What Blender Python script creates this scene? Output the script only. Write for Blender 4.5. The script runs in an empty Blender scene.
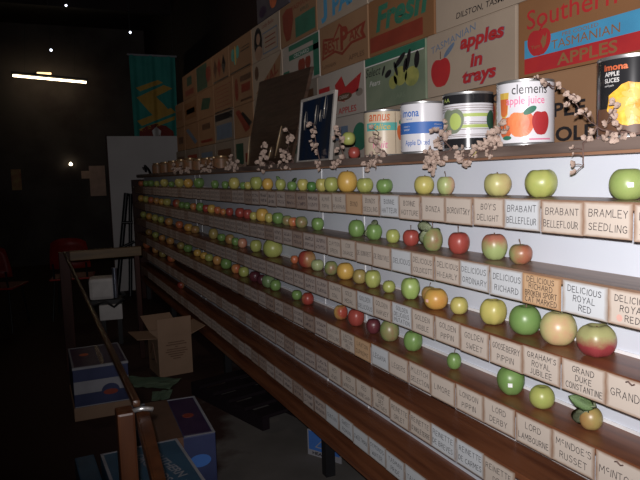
import bpy, bmesh, math, random
from mathutils import Vector, Matrix
R = math.radians
PI = math.pi
scene = bpy.context.scene
col = scene.collection

# ------------------------------------------------------------------ camera, world, lights, exposure
cam_d = bpy.data.cameras.new('camera')
cam_d.sensor_width = 36.0
cam_d.lens = 640.0 / 640.0 * 36.0
cam_d.clip_end = 60
cam = bpy.data.objects.new('camera', cam_d)
col.objects.link(cam)
EYE = 1.5
yaw, pit, rol = R(24.0836), R(5.8933), R(-1.794)
fwd = Vector((math.sin(yaw) * math.cos(pit), math.cos(yaw) * math.cos(pit), -math.sin(pit)))
right = Vector((math.cos(yaw), -math.sin(yaw), 0))
up = right.cross(fwd)
# roll of the hand-held camera
r2 = right * math.cos(rol) + up * math.sin(rol)
u2 = up * math.cos(rol) - right * math.sin(rol)
m = Matrix((r2, u2, -fwd)).transposed().to_4x4()
m.translation = Vector((0, 0, EYE))
cam.matrix_world = m
scene.camera = cam

w = bpy.data.worlds.new('dim_hall')
scene.world = w
w.use_nodes = True
w.node_tree.nodes['Background'].inputs[0].default_value = (0.75, 0.62, 0.6, 1)
w.node_tree.nodes['Background'].inputs[1].default_value = 0.005

def area(name, loc, aim, size, power, color):
    d = bpy.data.lights.new(name, 'AREA')
    d.shape = 'RECTANGLE'; d.size = size[0]; d.size_y = size[1]
    d.energy = power; d.color = color
    o = bpy.data.objects.new(name, d); col.objects.link(o)
    o.location = loc
    o.rotation_euler = (Vector(aim) - Vector(loc)).to_track_quat('-Z', 'Y').to_euler()
    return o
# the camera's own flash, the main light of the photograph
fd = bpy.data.lights.new('camera_flash', 'SPOT'); fd.energy = 212; fd.color = (1.0, 0.96, 0.965)
fd.spot_size = R(104); fd.spot_blend = 1.0; fd.shadow_soft_size = 0.012
fl = bpy.data.objects.new('camera_flash', fd); col.objects.link(fl); fl.location = (-0.02, -0.02, EYE + 0.055)
fl.rotation_euler = (Vector((1.25, 1.65, EYE + 0.2)) - fl.location).to_track_quat('-Z', 'Y').to_euler()

# added warm fill light, out of view, to brighten the far cartons
hl = area('added_fill_lamp', (-0.9, 6.2, 4.0), (1.45, 5.6, 2.0), (0.5, 0.25), 2.4, (1.0, 0.78, 0.6)); hl.data.spread = R(95)

vs = scene.view_settings
vs.view_transform = 'Standard'; vs.look = 'None'; vs.gamma = 1; vs.use_curve_mapping = False
vs.exposure = 0.0

# ------------------------------------------------------------------ materials
def mat(name, c, rough=0.6, c2=None, scale=8.0, spec=0.4, stretch=(1, 1, 1), bump=0.0, lo=0.4, hi=0.65, metal=0.0, detail=5, coat=0.0, alpha=None):
    m = bpy.data.materials.new(name); m.use_nodes = True
    nt = m.node_tree; b = nt.nodes['Principled BSDF']
    b.inputs['Roughness'].default_value = rough
    b.inputs['Specular IOR Level'].default_value = spec
    b.inputs['Metallic'].default_value = metal
    b.inputs['Coat Weight'].default_value = coat
    if alpha is not None: b.inputs['Alpha'].default_value = alpha
    if c2 is None: c2 = tuple(v * 0.82 for v in c)
    tc = nt.nodes.new('ShaderNodeTexCoord'); mp = nt.nodes.new('ShaderNodeMapping')
    mp.inputs['Scale'].default_value = stretch
    nz = nt.nodes.new('ShaderNodeTexNoise'); nz.inputs['Scale'].default_value = scale; nz.inputs['Detail'].default_value = detail
    rp = nt.nodes.new('ShaderNodeMapRange'); rp.inputs['From Min'].default_value = lo; rp.inputs['From Max'].default_value = hi
    mx = nt.nodes.new('ShaderNodeMix'); mx.data_type = 'RGBA'
    mx.inputs[6].default_value = (*c, 1); mx.inputs[7].default_value = (*c2, 1)
    L = nt.links.new
    L(tc.outputs['Object'], mp.inputs[0]); L(mp.outputs[0], nz.inputs['Vector']); L(nz.outputs[0], rp.inputs[0]); L(rp.outputs[0], mx.inputs[0])
    L(mx.outputs[2], b.inputs['Base Color'])
    if bump:
        bp = nt.nodes.new('ShaderNodeBump'); bp.inputs['Strength'].default_value = bump; bp.inputs['Distance'].default_value = 0.01
        L(nz.outputs[0], bp.inputs['Height']); L(bp.outputs[0], b.inputs['Normal'])
    return m

def emit(name, c, s):
    m = bpy.data.materials.new(name); m.use_nodes = True
    b = m.node_tree.nodes['Principled BSDF']
    b.inputs['Base Color'].default_value = (*c, 1)
    b.inputs['Emission Color'].default_value = (*c, 1); b.inputs['Emission Strength'].default_value = s
    return m

def card_mat(name, c, edge, scrib):
    """paper card, browned along its edges; scrib adds rows of faded handwriting strokes"""
    m = bpy.data.materials.new(name); m.use_nodes = True
    nt = m.node_tree; b = nt.nodes['Principled BSDF']; L = nt.links.new
    b.inputs['Roughness'].default_value = 0.75; b.inputs['Specular IOR Level'].default_value = 0.25
    N = nt.nodes.new
    tc = N('ShaderNodeTexCoord'); sp = N('ShaderNodeSeparateXYZ'); L(tc.outputs['Generated'], sp.inputs[0])
    def mth(op, a, bb=None, cl=False):
        n = N('ShaderNodeMath'); n.operation = op; n.use_clamp = cl
        for i, v in enumerate((a, bb)):
            if v is None: continue
            if hasattr(v, 'links'): L(v, n.inputs[i])
            else: n.inputs[i].default_value = v
        return n.outputs[0]
    ax = mth('ABSOLUTE', mth('SUBTRACT', sp.outputs[0], 0.5))
    az = mth('ABSOLUTE', mth('SUBTRACT', sp.outputs[2], 0.5))
    nz = N('ShaderNodeTexNoise'); nz.inputs['Scale'].default_value = 30; L(tc.outputs['Object'], nz.inputs['Vector'])
    e = mth('MAXIMUM', ax, az)
    e = mth('ADD', e, mth('MULTIPLY', mth('SUBTRACT', nz.outputs[0], 0.5), 0.06))
    r = N('ShaderNodeMapRange'); r.inputs['From Min'].default_value = 0.42; r.inputs['From Max'].default_value = 0.505; L(e, r.inputs[0])
    mx = N('ShaderNodeMix'); mx.data_type = 'RGBA'; mx.inputs[6].default_value = (*c, 1); mx.inputs[7].default_value = (*edge, 1)
    L(r.outputs[0], mx.inputs[0])
    out = mx.outputs[2]
    if scrib:
        oi = N('ShaderNodeObjectInfo')
        cb = N('ShaderNodeCombineXYZ')
        L(mth('MULTIPLY', sp.outputs[0], 26.0), cb.inputs[0])
        L(mth('MULTIPLY', oi.outputs['Random'], 90.0), cb.inputs[1])
        L(mth('MULTIPLY', sp.outputs[2], 9.0), cb.inputs[2])
        n2 = N('ShaderNodeTexNoise'); n2.inputs['Scale'].default_value = 1.0; n2.inputs['Detail'].default_value = 3; L(cb.outputs[0], n2.inputs['Vector'])
        ink = N('ShaderNodeMapRange'); ink.inputs['From Min'].default_value = 0.47; ink.inputs['From Max'].default_value = 0.56; L(n2.outputs[0], ink.inputs[0])
        b1 = mth('LESS_THAN', mth('ABSOLUTE', mth('SUBTRACT', sp.outputs[2], 0.68)), 0.11)
        b2 = mth('LESS_THAN', mth('ABSOLUTE', mth('SUBTRACT', sp.outputs[2], 0.32)), 0.11)
        bands = mth('ADD', b1, b2, True)
        side = mth('LESS_THAN', ax, 0.38)
        f = mth('MULTIPLY', mth('MULTIPLY', bands, side), mth('MULTIPLY', ink.outputs[0], 0.8))
        m2 = N('ShaderNodeMix'); m2.data_type = 'RGBA'; L(f, m2.inputs[0]); L(out, m2.inputs[6]); m2.inputs[7].default_value = (0.09, 0.07, 0.08, 1)
        out = m2.outputs[2]
    L(out, b.inputs['Base Color'])
    return m

def apple_mat(name, c, blush=None, mode='side', amt=0.5, speck=0.12):
    m = bpy.data.materials.new('apple_skin_' + name); m.use_nodes = True
    nt = m.node_tree; b = nt.nodes['Principled BSDF']; L = nt.links.new; N = nt.nodes.new
    b.inputs['Roughness'].default_value = 0.36; b.inputs['Specular IOR Level'].default_value = 0.45
    tc = N('ShaderNodeTexCoord'); sp = N('ShaderNodeSeparateXYZ'); L(tc.outputs['Generated'], sp.inputs[0])
    oi = N('ShaderNodeObjectInfo')
    va = N('ShaderNodeVectorMath'); va.operation = 'ADD'; L(tc.outputs['Generated'], va.inputs[0])
    cb = N('ShaderNodeCombineXYZ'); ml = N('ShaderNodeMath'); ml.operation = 'MULTIPLY'; ml.inputs[1].default_value = 37; L(oi.outputs['Random'], ml.inputs[0])
    L(ml.outputs[0], cb.inputs[0]); L(cb.outputs[0], va.inputs[1])
    nz = N('ShaderNodeTexNoise'); nz.inputs['Scale'].default_value = 2.6; nz.inputs['Detail'].default_value = 6; nz.inputs['Roughness'].default_value = 0.65; L(va.outputs[0], nz.inputs['Vector'])
    mx = N('ShaderNodeMix'); mx.data_type = 'RGBA'; mx.inputs[6].default_value = (*c, 1)
    c1 = blush if blush else tuple(min(1, v * q) for v, q in zip(c, (0.72, 0.86, 0.7)))
    mx.inputs[7].default_value = (*c1, 1)
    def mth(op, a, bb):
        n = N('ShaderNodeMath'); n.operation = op
        for i, v in enumerate((a, bb)):
            if hasattr(v, 'links'): L(v, n.inputs[i])
            else: n.inputs[i].default_value = v
        return n.outputs[0]
    nn = mth('MULTIPLY', mth('SUBTRACT', nz.outputs[0], 0.5), 1.1)
    if blush is None: fac = mth('ADD', nn, 0.35)
    elif mode == 'side': fac = mth('ADD', mth('ADD', nn, mth('MULTIPLY', mth('SUBTRACT', 0.5, sp.outputs[0]), 1.1)), amt)
    elif mode == 'low': fac = mth('ADD', mth('ADD', nn, mth('MULTIPLY', mth('SUBTRACT', 0.5, sp.outputs[2]), 2.2)), amt)
    else: fac = mth('ADD', mth('ADD', nn, mth('MULTIPLY', mth('SUBTRACT', sp.outputs[2], 0.5), 1.6)), amt)
    r = N('ShaderNodeMapRange'); r.inputs['From Min'].default_value = 0.15; r.inputs['From Max'].default_value = 0.85; L(fac, r.inputs[0])
    L(r.outputs[0], mx.inputs[0])
    # pale lenticels
    vo = N('ShaderNodeTexVoronoi'); vo.inputs['Scale'].default_value = 17; L(va.outputs[0], vo.inputs['Vector'])
    vr = N('ShaderNodeMapRange'); vr.inputs['From Min'].default_value = 0.13; vr.inputs['From Max'].default_value = 0.07; vr.inputs['To Max'].default_value = speck; L(vo.outputs['Distance'], vr.inputs[0])
    m2 = N('ShaderNodeMix'); m2.data_type = 'RGBA'; L(vr.outputs[0], m2.inputs[0]); L(mx.outputs[2], m2.inputs[6]); m2.inputs[7].default_value = (0.75, 0.65, 0.35, 1)
    L(m2.outputs[2], b.inputs['Base Color'])
    return m

M = {
 'panel': mat('painted_panel_white', (0.63, 0.67, 0.74), 0.5, (0.6, 0.63, 0.7), 3),
 'shelf': mat('varnished_red_brown_wood', (0.20, 0.072, 0.032), 0.34, (0.115, 0.038, 0.018), 6, 0.5, (5, 0.35, 5), 0.05),
 'shelf_sheen': mat('brown_wood_sheen_tint', (0.27, 0.165, 0.11), 0.4, (0.17, 0.10, 0.065), 6, 0.5, (5, 0.35, 5), 0.05),  # upper shelves: grey-brown glancing reflection put into the wood colour
 'ledge': mat('weathered_dark_timber', (0.17, 0.125, 0.105), 0.55, (0.085, 0.06, 0.05), 5, 0.4, (4, 0.5, 4), 0.2),
 'batten': mat('rough_brown_batten', (0.28, 0.15, 0.09), 0.6, (0.2, 0.1, 0.06), 8, 0.3, (4, 0.5, 4)),
 'strip': mat('white_plastic_strip', (0.85, 0.85, 0.86), 0.25, None, 8, 0.6),
 'post': mat('dark_red_stained_post', (0.045, 0.016, 0.012), 0.5, (0.025, 0.009, 0.007), 6, 0.15, (3, 3, 0.5)),
 'black': mat('black_painted_metal', (0.012, 0.012, 0.014), 0.4),
 'rail': mat('orange_brown_varnished_wood', (0.065, 0.021, 0.007), 0.4, (0.04, 0.012, 0.004), 5, 0.5, (6, 6, 0.6), 0.05),
 'railtop': mat('polished_handrail_wood', (0.055, 0.022, 0.01), 0.3, (0.03, 0.012, 0.006), 5, 0.5, (6, 0.5, 6), 0.05),
 'beam': mat('ochre_stained_rail_wood', (0.13, 0.075, 0.025), 0.5, (0.08, 0.045, 0.015), 5, 0.4, (0.6, 6, 6)),
 'ink': mat('black_pen_ink', (0.012, 0.012, 0.02), 0.6),
 'ink_faint': mat('faded_pen_ink', (0.07, 0.06, 0.07), 0.6),
 'stem': mat('brown_apple_stem', (0.11, 0.055, 0.03), 0.6),
 'leaf': mat('dull_green_leaf', (0.16, 0.25, 0.10), 0.6, (0.11, 0.18, 0.07), 25),
 'leaf_dry': mat('dry_grey_green_leaf', (0.32, 0.36, 0.22), 0.65, (0.22, 0.26, 0.15), 25),
 'calyx': mat('dark_calyx', (0.08, 0.05, 0.02), 0.8),
 'sticker': mat('white_paper_sticker', (0.85, 0.86, 0.85), 0.4),
 'sticker_pink': mat('pink_paper_sticker', (0.85, 0.5, 0.42), 0.4),
 'twig': mat('brown_twig', (0.14, 0.085, 0.07), 0.7),
 'petal': mat('dried_tan_petals', (0.50, 0.39, 0.31), 0.7, (0.22, 0.13, 0.115), 90),
 'petal_y': mat('pale_yellow_petals', (0.6, 0.52, 0.2), 0.7, (0.5, 0.4, 0.2), 45),
 'steel': mat('galvanised_can_rim', (0.5, 0.5, 0.5), 0.35, None, 8, 0.5, metal=0.8),
 'wall': mat('dark_plaster_wall', (0.03, 0.014, 0.012), 0.8, (0.02, 0.009, 0.008), 1.2),
 'wall_grey': mat('grey_green_wall', (0.085, 0.07, 0.062), 0.8, (0.05, 0.036, 0.032), 1.6),
 'ceiling': mat('dark_ceiling_boards', (0.02, 0.011, 0.01), 0.85),
 'white': mat('white_print', (0.66, 0.64, 0.62), 0.45, (0.62, 0.6, 0.58)),
 'red': mat('red_print', (0.42, 0.03, 0.03), 0.5, (0.36, 0.025, 0.03)),
 'redbrown': mat('brick_red_print', (0.24, 0.04, 0.022), 0.55),
 'orange': mat('orange_print', (0.62, 0.16, 0.05), 0.5, (0.5, 0.1, 0.04), 12),
 'peach': mat('peach_apple_print', (0.75, 0.24, 0.09), 0.45, (0.7, 0.12, 0.05), 14),
 'blue': mat('blue_print', (0.05, 0.15, 0.45), 0.5, (0.045, 0.13, 0.4)),
 'skyblue': mat('sky_blue_print', (0.07, 0.3, 0.5), 0.5, (0.06, 0.26, 0.44)),
 'slate': mat('slate_blue_print', (0.13, 0.18, 0.26), 0.55),
 'green': mat('green_print', (0.035, 0.16, 0.1), 0.55),
 'darkgreen': mat('dark_green_print', (0.03, 0.085, 0.05), 0.55, (0.02, 0.06, 0.04), 20),
 'lime': mat('lime_green_print', (0.42, 0.52, 0.14), 0.5),
 'pear': mat('yellow_green_pear_print', (0.33, 0.32, 0.09), 0.6, (0.2, 0.22, 0.07), 16),
 'palegreen': mat('grey_green_print', (0.2, 0.235, 0.16), 0.6, (0.15, 0.19, 0.13), 8),
 'pink': mat('pink_print', (0.75, 0.22, 0.36), 0.5),
 'teal': mat('teal_print', (0.1, 0.4, 0.36), 0.5),
 'yellow': mat('yellow_print', (0.62, 0.42, 0.08), 0.5, (0.56, 0.34, 0.06), 10),
 'goldfood': mat('golden_apple_slices_print', (0.85, 0.5, 0.06), 0.4, (0.7, 0.26, 0.02), 40, bump=0.2),
 'brown': mat('brown_print', (0.12, 0.06, 0.035), 0.5),
 'blackp': mat('black_print', (0.02, 0.018, 0.02), 0.4),
 'blackgloss': mat('black_glossy_label', (0.02, 0.02, 0.022), 0.18, None, 8, 0.5),
 'skin': mat('pale_figure_print', (0.36, 0.22, 0.15), 0.6),
 'cartons_tan': mat('tan_cardboard', (0.288, 0.160, 0.084), 0.7, (0.256, 0.140, 0.072), 3),
 'cartons_kraft': mat('kraft_orange_cardboard', (0.240, 0.112, 0.046), 0.7, (0.210, 0.098, 0.041), 3),
 'cartons_cream': mat('cream_cardboard', (0.376, 0.296, 0.224), 0.65, (0.336, 0.264, 0.200), 3),
 'cartons_white': mat('off_white_cardboard', (0.400, 0.352, 0.304), 0.6, (0.368, 0.320, 0.280), 3),
 'cartons_grey': mat('greyish_cardboard', (0.240, 0.200, 0.160), 0.65, (0.208, 0.168, 0.136), 3),
 'cartons_green': mat('green_printed_cardboard', (0.2, 0.235, 0.16), 0.6, (0.14, 0.18, 0.12), 5),
 'cartons_dark': mat('dark_purple_grey_cardboard', (0.08, 0.07, 0.09), 0.6),
 'cream_can': mat('cream_can_label', (0.6, 0.5, 0.36), 0.35, (0.56, 0.46, 0.34)),
 'white_can': mat('white_can_label', (0.68, 0.67, 0.7), 0.25, (0.66, 0.65, 0.68), 3, 0.5),
 'navy': mat('navy_blue_cardboard', (0.036, 0.046, 0.115), 0.45, (0.024, 0.032, 0.085), 6),
 'tealblue': mat('deep_teal_blue_cardboard', (0.04, 0.095, 0.155), 0.42, (0.032, 0.075, 0.125), 6),
 'purple': mat('dark_purple_print', (0.045, 0.022, 0.06), 0.45, (0.03, 0.014, 0.05), 14),
 'whitebox': mat('white_box_print', (0.28, 0.28, 0.31), 0.5),
 'tape': mat('brown_packing_tape', (0.14, 0.075, 0.05), 0.25, None, 6, 0.6),
 'openbox': mat('pale_brown_cardboard', (0.27, 0.17, 0.11), 0.7, (0.24, 0.15, 0.095), 4),
 'openbox_in': mat('brown_cardboard_inside', (0.24, 0.14, 0.08), 0.8),
 'paper_green': mat('green_tissue_paper', (0.26, 0.38, 0.27), 0.7, (0.2, 0.32, 0.22), 8, bump=0.3),
 'partition': mat('grey_white_partition_board', (0.5, 0.47, 0.46), 0.6, (0.45, 0.42, 0.41), 2),
 'banner': mat('teal_banner_cloth', (0.035, 0.27, 0.23), 0.75, (0.028, 0.22, 0.19), 5),
 'banner_y': mat('gold_banner_print', (0.5, 0.31, 0.06), 0.75, (0.42, 0.25, 0.05), 5),
 'banner_m': mat('maroon_banner_print', (0.2, 0.03, 0.02), 0.75),
 'redchair': mat('red_chair_plastic', (0.3, 0.015, 0.012), 0.45),
 'machine': mat('off_white_enamel', (0.55, 0.52, 0.5), 0.4),
 'chrome': mat('blueish_chrome', (0.5, 0.55, 0.7), 0.2, None, 8, 0.5, metal=0.9),
 'glassdark': mat('dark_blue_glazing', (0.015, 0.03, 0.07), 0.08, (0.03, 0.035, 0.05), 4, 0.7, (3, 3, 0.6), coat=0.6),
 'wrap': mat('dark_plastic_wrapped_board', (0.085, 0.05, 0.034), 0.32, (0.05, 0.03, 0.022), 7, 0.6, (0.6, 1, 9), 0.4, coat=0.3),
 'frame': mat('off_white_picture_frame', (0.5, 0.46, 0.42), 0.4),
 'jar': mat('tan_and_orange_jar', (0.26, 0.12, 0.06), 0.45, (0.18, 0.12, 0.07), 20),
 'pallet': mat('black_stained_wood', (0.014, 0.009, 0.012), 0.9, spec=0.1),
 'lid': mat('brass_jar_lid', (0.3, 0.2, 0.1), 0.35, None, 8, 0.5, metal=0.5),
}
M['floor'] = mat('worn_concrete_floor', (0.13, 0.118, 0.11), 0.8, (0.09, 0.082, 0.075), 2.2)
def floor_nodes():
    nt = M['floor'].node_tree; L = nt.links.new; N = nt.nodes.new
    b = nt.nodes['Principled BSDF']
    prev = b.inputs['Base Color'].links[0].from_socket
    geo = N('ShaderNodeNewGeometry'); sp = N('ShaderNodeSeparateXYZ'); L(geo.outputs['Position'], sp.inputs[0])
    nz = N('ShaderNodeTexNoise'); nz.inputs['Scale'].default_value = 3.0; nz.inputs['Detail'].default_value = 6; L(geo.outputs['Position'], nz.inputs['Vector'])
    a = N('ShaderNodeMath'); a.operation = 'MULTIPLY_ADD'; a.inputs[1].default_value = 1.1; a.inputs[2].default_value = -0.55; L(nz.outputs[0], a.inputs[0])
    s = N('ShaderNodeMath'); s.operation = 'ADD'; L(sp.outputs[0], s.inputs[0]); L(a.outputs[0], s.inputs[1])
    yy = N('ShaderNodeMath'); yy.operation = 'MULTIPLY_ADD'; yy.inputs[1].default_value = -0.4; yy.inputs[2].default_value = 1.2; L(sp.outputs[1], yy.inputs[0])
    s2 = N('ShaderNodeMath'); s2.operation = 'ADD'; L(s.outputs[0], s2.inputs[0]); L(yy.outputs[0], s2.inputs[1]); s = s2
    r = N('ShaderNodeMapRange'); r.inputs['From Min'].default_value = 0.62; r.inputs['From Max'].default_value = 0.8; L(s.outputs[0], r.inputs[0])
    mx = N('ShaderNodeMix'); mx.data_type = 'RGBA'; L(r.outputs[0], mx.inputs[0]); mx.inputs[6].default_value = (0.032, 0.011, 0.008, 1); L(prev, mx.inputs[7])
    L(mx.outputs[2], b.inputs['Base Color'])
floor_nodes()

# cards
M['card_cream'] = card_mat('cream_card', (0.57, 0.49, 0.42), (0.28, 0.17, 0.11), False)
M['card_white'] = card_mat('white_card', (0.58, 0.60, 0.62), (0.34, 0.27, 0.22), False)
M['card_tan'] = card_mat('tan_browned_card', (0.56, 0.37, 0.22), (0.36, 0.19, 0.09), False)
M['card_far'] = card_mat('cream_card_with_faded_writing', (0.50, 0.415, 0.37), (0.2, 0.13, 0.1), True)
M['card_far2'] = card_mat('brown_card_with_faded_writing', (0.40, 0.30, 0.25), (0.17, 0.1, 0.07), True)

AP = {
 'G':  apple_mat('green', (0.167, 0.270, 0.085)), 'DG': apple_mat('dark_green', (0.090, 0.200, 0.056)),
 'BR': apple_mat('bright_yellow_green', (0.275, 0.339, 0.112)), 'YG': apple_mat('yellow_green', (0.364, 0.376, 0.112)),
 'YG2': apple_mat('light_green', (0.310, 0.407, 0.125)), 'Y': apple_mat('yellow', (0.483, 0.411, 0.128)),
 'OY': apple_mat('golden_yellow', (0.548, 0.342, 0.080), (0.511, 0.250, 0.064), 'side', 0.1), 'O': apple_mat('orange', (0.468, 0.248, 0.083), (0.443, 0.126, 0.058), 'side', 0.4),
 'RO': apple_mat('red_orange', (0.375, 0.233, 0.096), (0.291, 0.051, 0.038), 'side', 0.65), 'R': apple_mat('red', (0.36, 0.18, 0.09), (0.3, 0.058, 0.045), 'side', 0.8, 0.2),
 'M': apple_mat('maroon', (0.118, 0.028, 0.035), (0.067, 0.018, 0.025), 'side', 0.5), 'YB': apple_mat('pale_yellow_blushed', (0.434, 0.413, 0.165), (0.422, 0.284, 0.147), 'side', 0.15),
 'YGP': apple_mat('green_with_pink_cheek', (0.338, 0.394, 0.160), (0.455, 0.249, 0.166), 'side', 0.3), 'GR': apple_mat('green_with_red_brown_flush', (0.206, 0.281, 0.103), (0.270, 0.119, 0.077), 'side', 0.02),
 'GP': apple_mat('green_with_rosy_top', (0.292, 0.354, 0.140), (0.343, 0.130, 0.088), 'high', 0.3), 'RG2': apple_mat('rosy_with_green_side', (0.225, 0.252, 0.101), (0.312, 0.113, 0.065), 'side', 0.5),
 'RG': apple_mat('crimson_below_green_above', (0.325, 0.320, 0.141), (0.259, 0.041, 0.046), 'low', 0.62), 'YP': apple_mat('cream_yellow_with_pink_cheek', (0.473, 0.445, 0.198), (0.513, 0.251, 0.169), 'side', 0.0),
 'RU': apple_mat('russet_brown', (0.310, 0.241, 0.083), (0.317, 0.166, 0.063), 'side', 0.25), 'PG': apple_mat('pale_green', (0.361, 0.395, 0.203)), 'PK': apple_mat('pink', (0.469, 0.249, 0.153), (0.445, 0.142, 0.101), 'side', 0.6),
 'YR': apple_mat('yellow_with_red_cheek', (0.461, 0.323, 0.096), (0.351, 0.062, 0.041), 'side', 0.35), 'PGR': apple_mat('muted_green', (0.166, 0.235, 0.111)),
}
AW = {'G': 'green', 'DG': 'dark green', 'BR': 'bright yellow-green', 'YG': 'yellow-green', 'YG2': 'light green', 'Y': 'yellow', 'OY': 'golden yellow', 'O': 'orange',
 'RO': 'orange-red', 'R': 'red', 'M': 'maroon', 'YB': 'pale yellow', 'YGP': 'pink-cheeked green', 'GR': 'red-flushed green', 'GP': 'rosy-topped green', 'RG2': 'rosy brown-green',
 'RG': 'red and green', 'YP': 'pink-cheeked cream', 'RU': 'russet', 'PG': 'pale green', 'PK': 'pink', 'YR': 'yellow and red', 'PGR': 'muted green'}

# ------------------------------------------------------------------ mesh helpers
def link(name, me, parent=None, loc=None, rot=None, sc=None):
    o = bpy.data.objects.new(name, me); col.objects.link(o)
    if parent: o.parent = parent
    if loc is not None: o.location = loc
    if rot is not None: o.rotation_euler = rot
    if sc is not None: o.scale = sc
    return o
def tag(o, label, cat, group=None, kind=None):
    if label: o['label'] = label
    if cat: o['category'] = cat
    if group: o['group'] = group
    if kind: o['kind'] = kind
    return o
def empty(name, loc, rz=0):
    o = bpy.data.objects.new(name, None); col.objects.link(o); o.location = loc; o.rotation_euler = (0, 0, rz); o.empty_display_size = 0.05
    return o
def fin(bm, name, m, smooth=False, angle=None):
    me = bpy.data.meshes.new(name); bm.normal_update(); bm.to_mesh(me); bm.free()
    me.materials.append(m)
    if smooth:
        for p in me.polygons: p.use_smooth = True
        if angle: me.set_sharp_from_angle(angle=R(angle))
    return me
def bm_box(bm, x0, x1, y0, y1, z0, z1, bev=0.0, rot=None):
    b2 = bmesh.new(); bmesh.ops.create_cube(b2, size=1)
    for v in b2.verts:
        v.co = Vector(((v.co.x + .5) * (x1 - x0) + x0, (v.co.y + .5) * (y1 - y0) + y0, (v.co.z + .5) * (z1 - z0) + z0))
        if rot is not None: v.co = rot @ v.co
    if bev: bmesh.ops.bevel(b2, geom=b2.edges[:], offset=bev, segments=2, profile=0.6, affect='EDGES')
    t = bpy.data.meshes.new('t'); b2.to_mesh(t); b2.free(); bm.from_mesh(t); bpy.data.meshes.remove(t)
def box_me(name, x0, x1, y0, y1, z0, z1, m, bev=0.0, rot=None):
    bm = bmesh.new(); bm_box(bm, x0, x1, y0, y1, z0, z1, bev, rot); return fin(bm, name, m)
def lathe(name, prof, m, seg=32, smooth=True, angle=40):
    bm = bmesh.new(); rings = []
    for r, z in prof:
        if r < 1e-6: rings.append([bm.verts.new((0, 0, z))])
        else: rings.append([bm.verts.new((r * math.cos(2*PI*i/seg), r * math.sin(2*PI*i/seg), z)) for i in range(seg)])
    for a, b in zip(rings, rings[1:]):
        for i in range(seg):
            j = (i + 1) % seg
            if len(a) == 1 and len(b) == 1: continue
            if len(a) == 1: bm.faces.new((a[0], b[j], b[i]))
            elif len(b) == 1: bm.faces.new((a[i], a[j], b[0]))
            else: bm.faces.new((a[i], a[j], b[j], b[i]))
    bmesh.ops.recalc_face_normals(bm, faces=bm.faces[:])
    return fin(bm, name, m, smooth, angle)
def bm_tube(bm, pts, rad, seg=6):
    pts = [Vector(p) for p in pts]; rings = []
    for i, p in enumerate(pts):
        t = (pts[min(i+1, len(pts)-1)] - pts[max(i-1, 0)]).normalized()
        s = t.cross(Vector((0.3, 0.2, 1))).normalized()
        if s.length < .1: s = Vector((1, 0, 0))
        q = t.cross(s); r = rad[i] if isinstance(rad, (list, tuple)) else rad
        rings.append([bm.verts.new(p + s * r * math.cos(2*PI*k/seg) + q * r * math.sin(2*PI*k/seg)) for k in range(seg)])
    for a, b in zip(rings, rings[1:]):
        for k in range(seg): bm.faces.new((a[k], a[(k+1) % seg], b[(k+1) % seg], b[k]))
    bm.faces.new(rings[0][::-1]); bm.faces.new(rings[-1])
def tube_me(name, pts, rad, m, seg=6):
    bm = bmesh.new(); bm_tube(bm, pts, rad, seg); return fin(bm, name, m, True, 50)

# text and printed shapes, laid on a flat face (local x right, z up, facing -y) or wrapped round a cylinder of radius wrap
_tc = {}
def text_mesh(s, bold=0.0, shear=0.0):
    k = (s, bold, shear)
    if k not in _tc:
        c = bpy.data.curves.new('t', 'FONT'); c.body = s; c.size = 1; c.align_x = 'CENTER'; c.shear = shear; c.offset = bold; c.resolution_u = 3
        o = bpy.data.objects.new('t', c); col.objects.link(o)
        dg = bpy.context.evaluated_depsgraph_get(); dg.update()
        me = bpy.data.meshes.new_from_object(o.evaluated_get(dg))
        vs_ = [v.co.copy() for v in me.vertices]; fs = [list(p.vertices) for p in me.polygons]
        bpy.data.objects.remove(o); bpy.data.curves.remove(c); bpy.data.meshes.remove(me)
        x0 = min(v.x for v in vs_); x1 = max(v.x for v in vs_); y0 = min(v.y for v in vs_); y1 = max(v.y for v in vs_)
        _tc[k] = ([((v.x - (x0+x1)/2) / (x1-x0), (v.y - (y0+y1)/2) / (y1-y0)) for v in vs_], fs, (x1-x0) / (y1-y0))
    return _tc[k]
def place(x, z, off, wrap):
    if wrap: return Vector(((wrap+off) * math.sin(x/wrap), -(wrap+off) * math.cos(x/wrap), z))
    return Vector((x, -off, z))
def text(parent, s, cx, cz, wd, ht, m, bold=0.0, shear=0.0, wrap=0, off=0.0012, rot=0.0, name='lettering', slope=0.0, gap=0.45):
    """one or more lines (list) fitted in a wd x ht box"""
    lines = s if isinstance(s, list) else [s]
    bm = bmesh.new(); n = len(lines); lh = ht / (n + gap * (n-1))
    for i, ln in enumerate(lines):
        P, F_, asp = text_mesh(ln, bold, shear)
        h = lh; wdt = min(wd, h * asp * 1.5)
        zc = cz + ht/2 - lh/2 - i * lh * (1 + gap)
        vv = []
        for (px, pz) in P:
            x = px * wdt; z = pz * h + (zc - cz) + slope * x
            xr = x * math.cos(rot) - z * math.sin(rot); zr = x * math.sin(rot) + z * math.cos(rot)
            vv.append(bm.verts.new(place(cx + xr, cz + zr, off, wrap)))
        for f in F_:
            try: bm.faces.new([vv[k] for k in f])
            except ValueError: pass
    return link(name, fin(bm, name, M[m] if isinstance(m, str) else m), parent)
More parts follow.
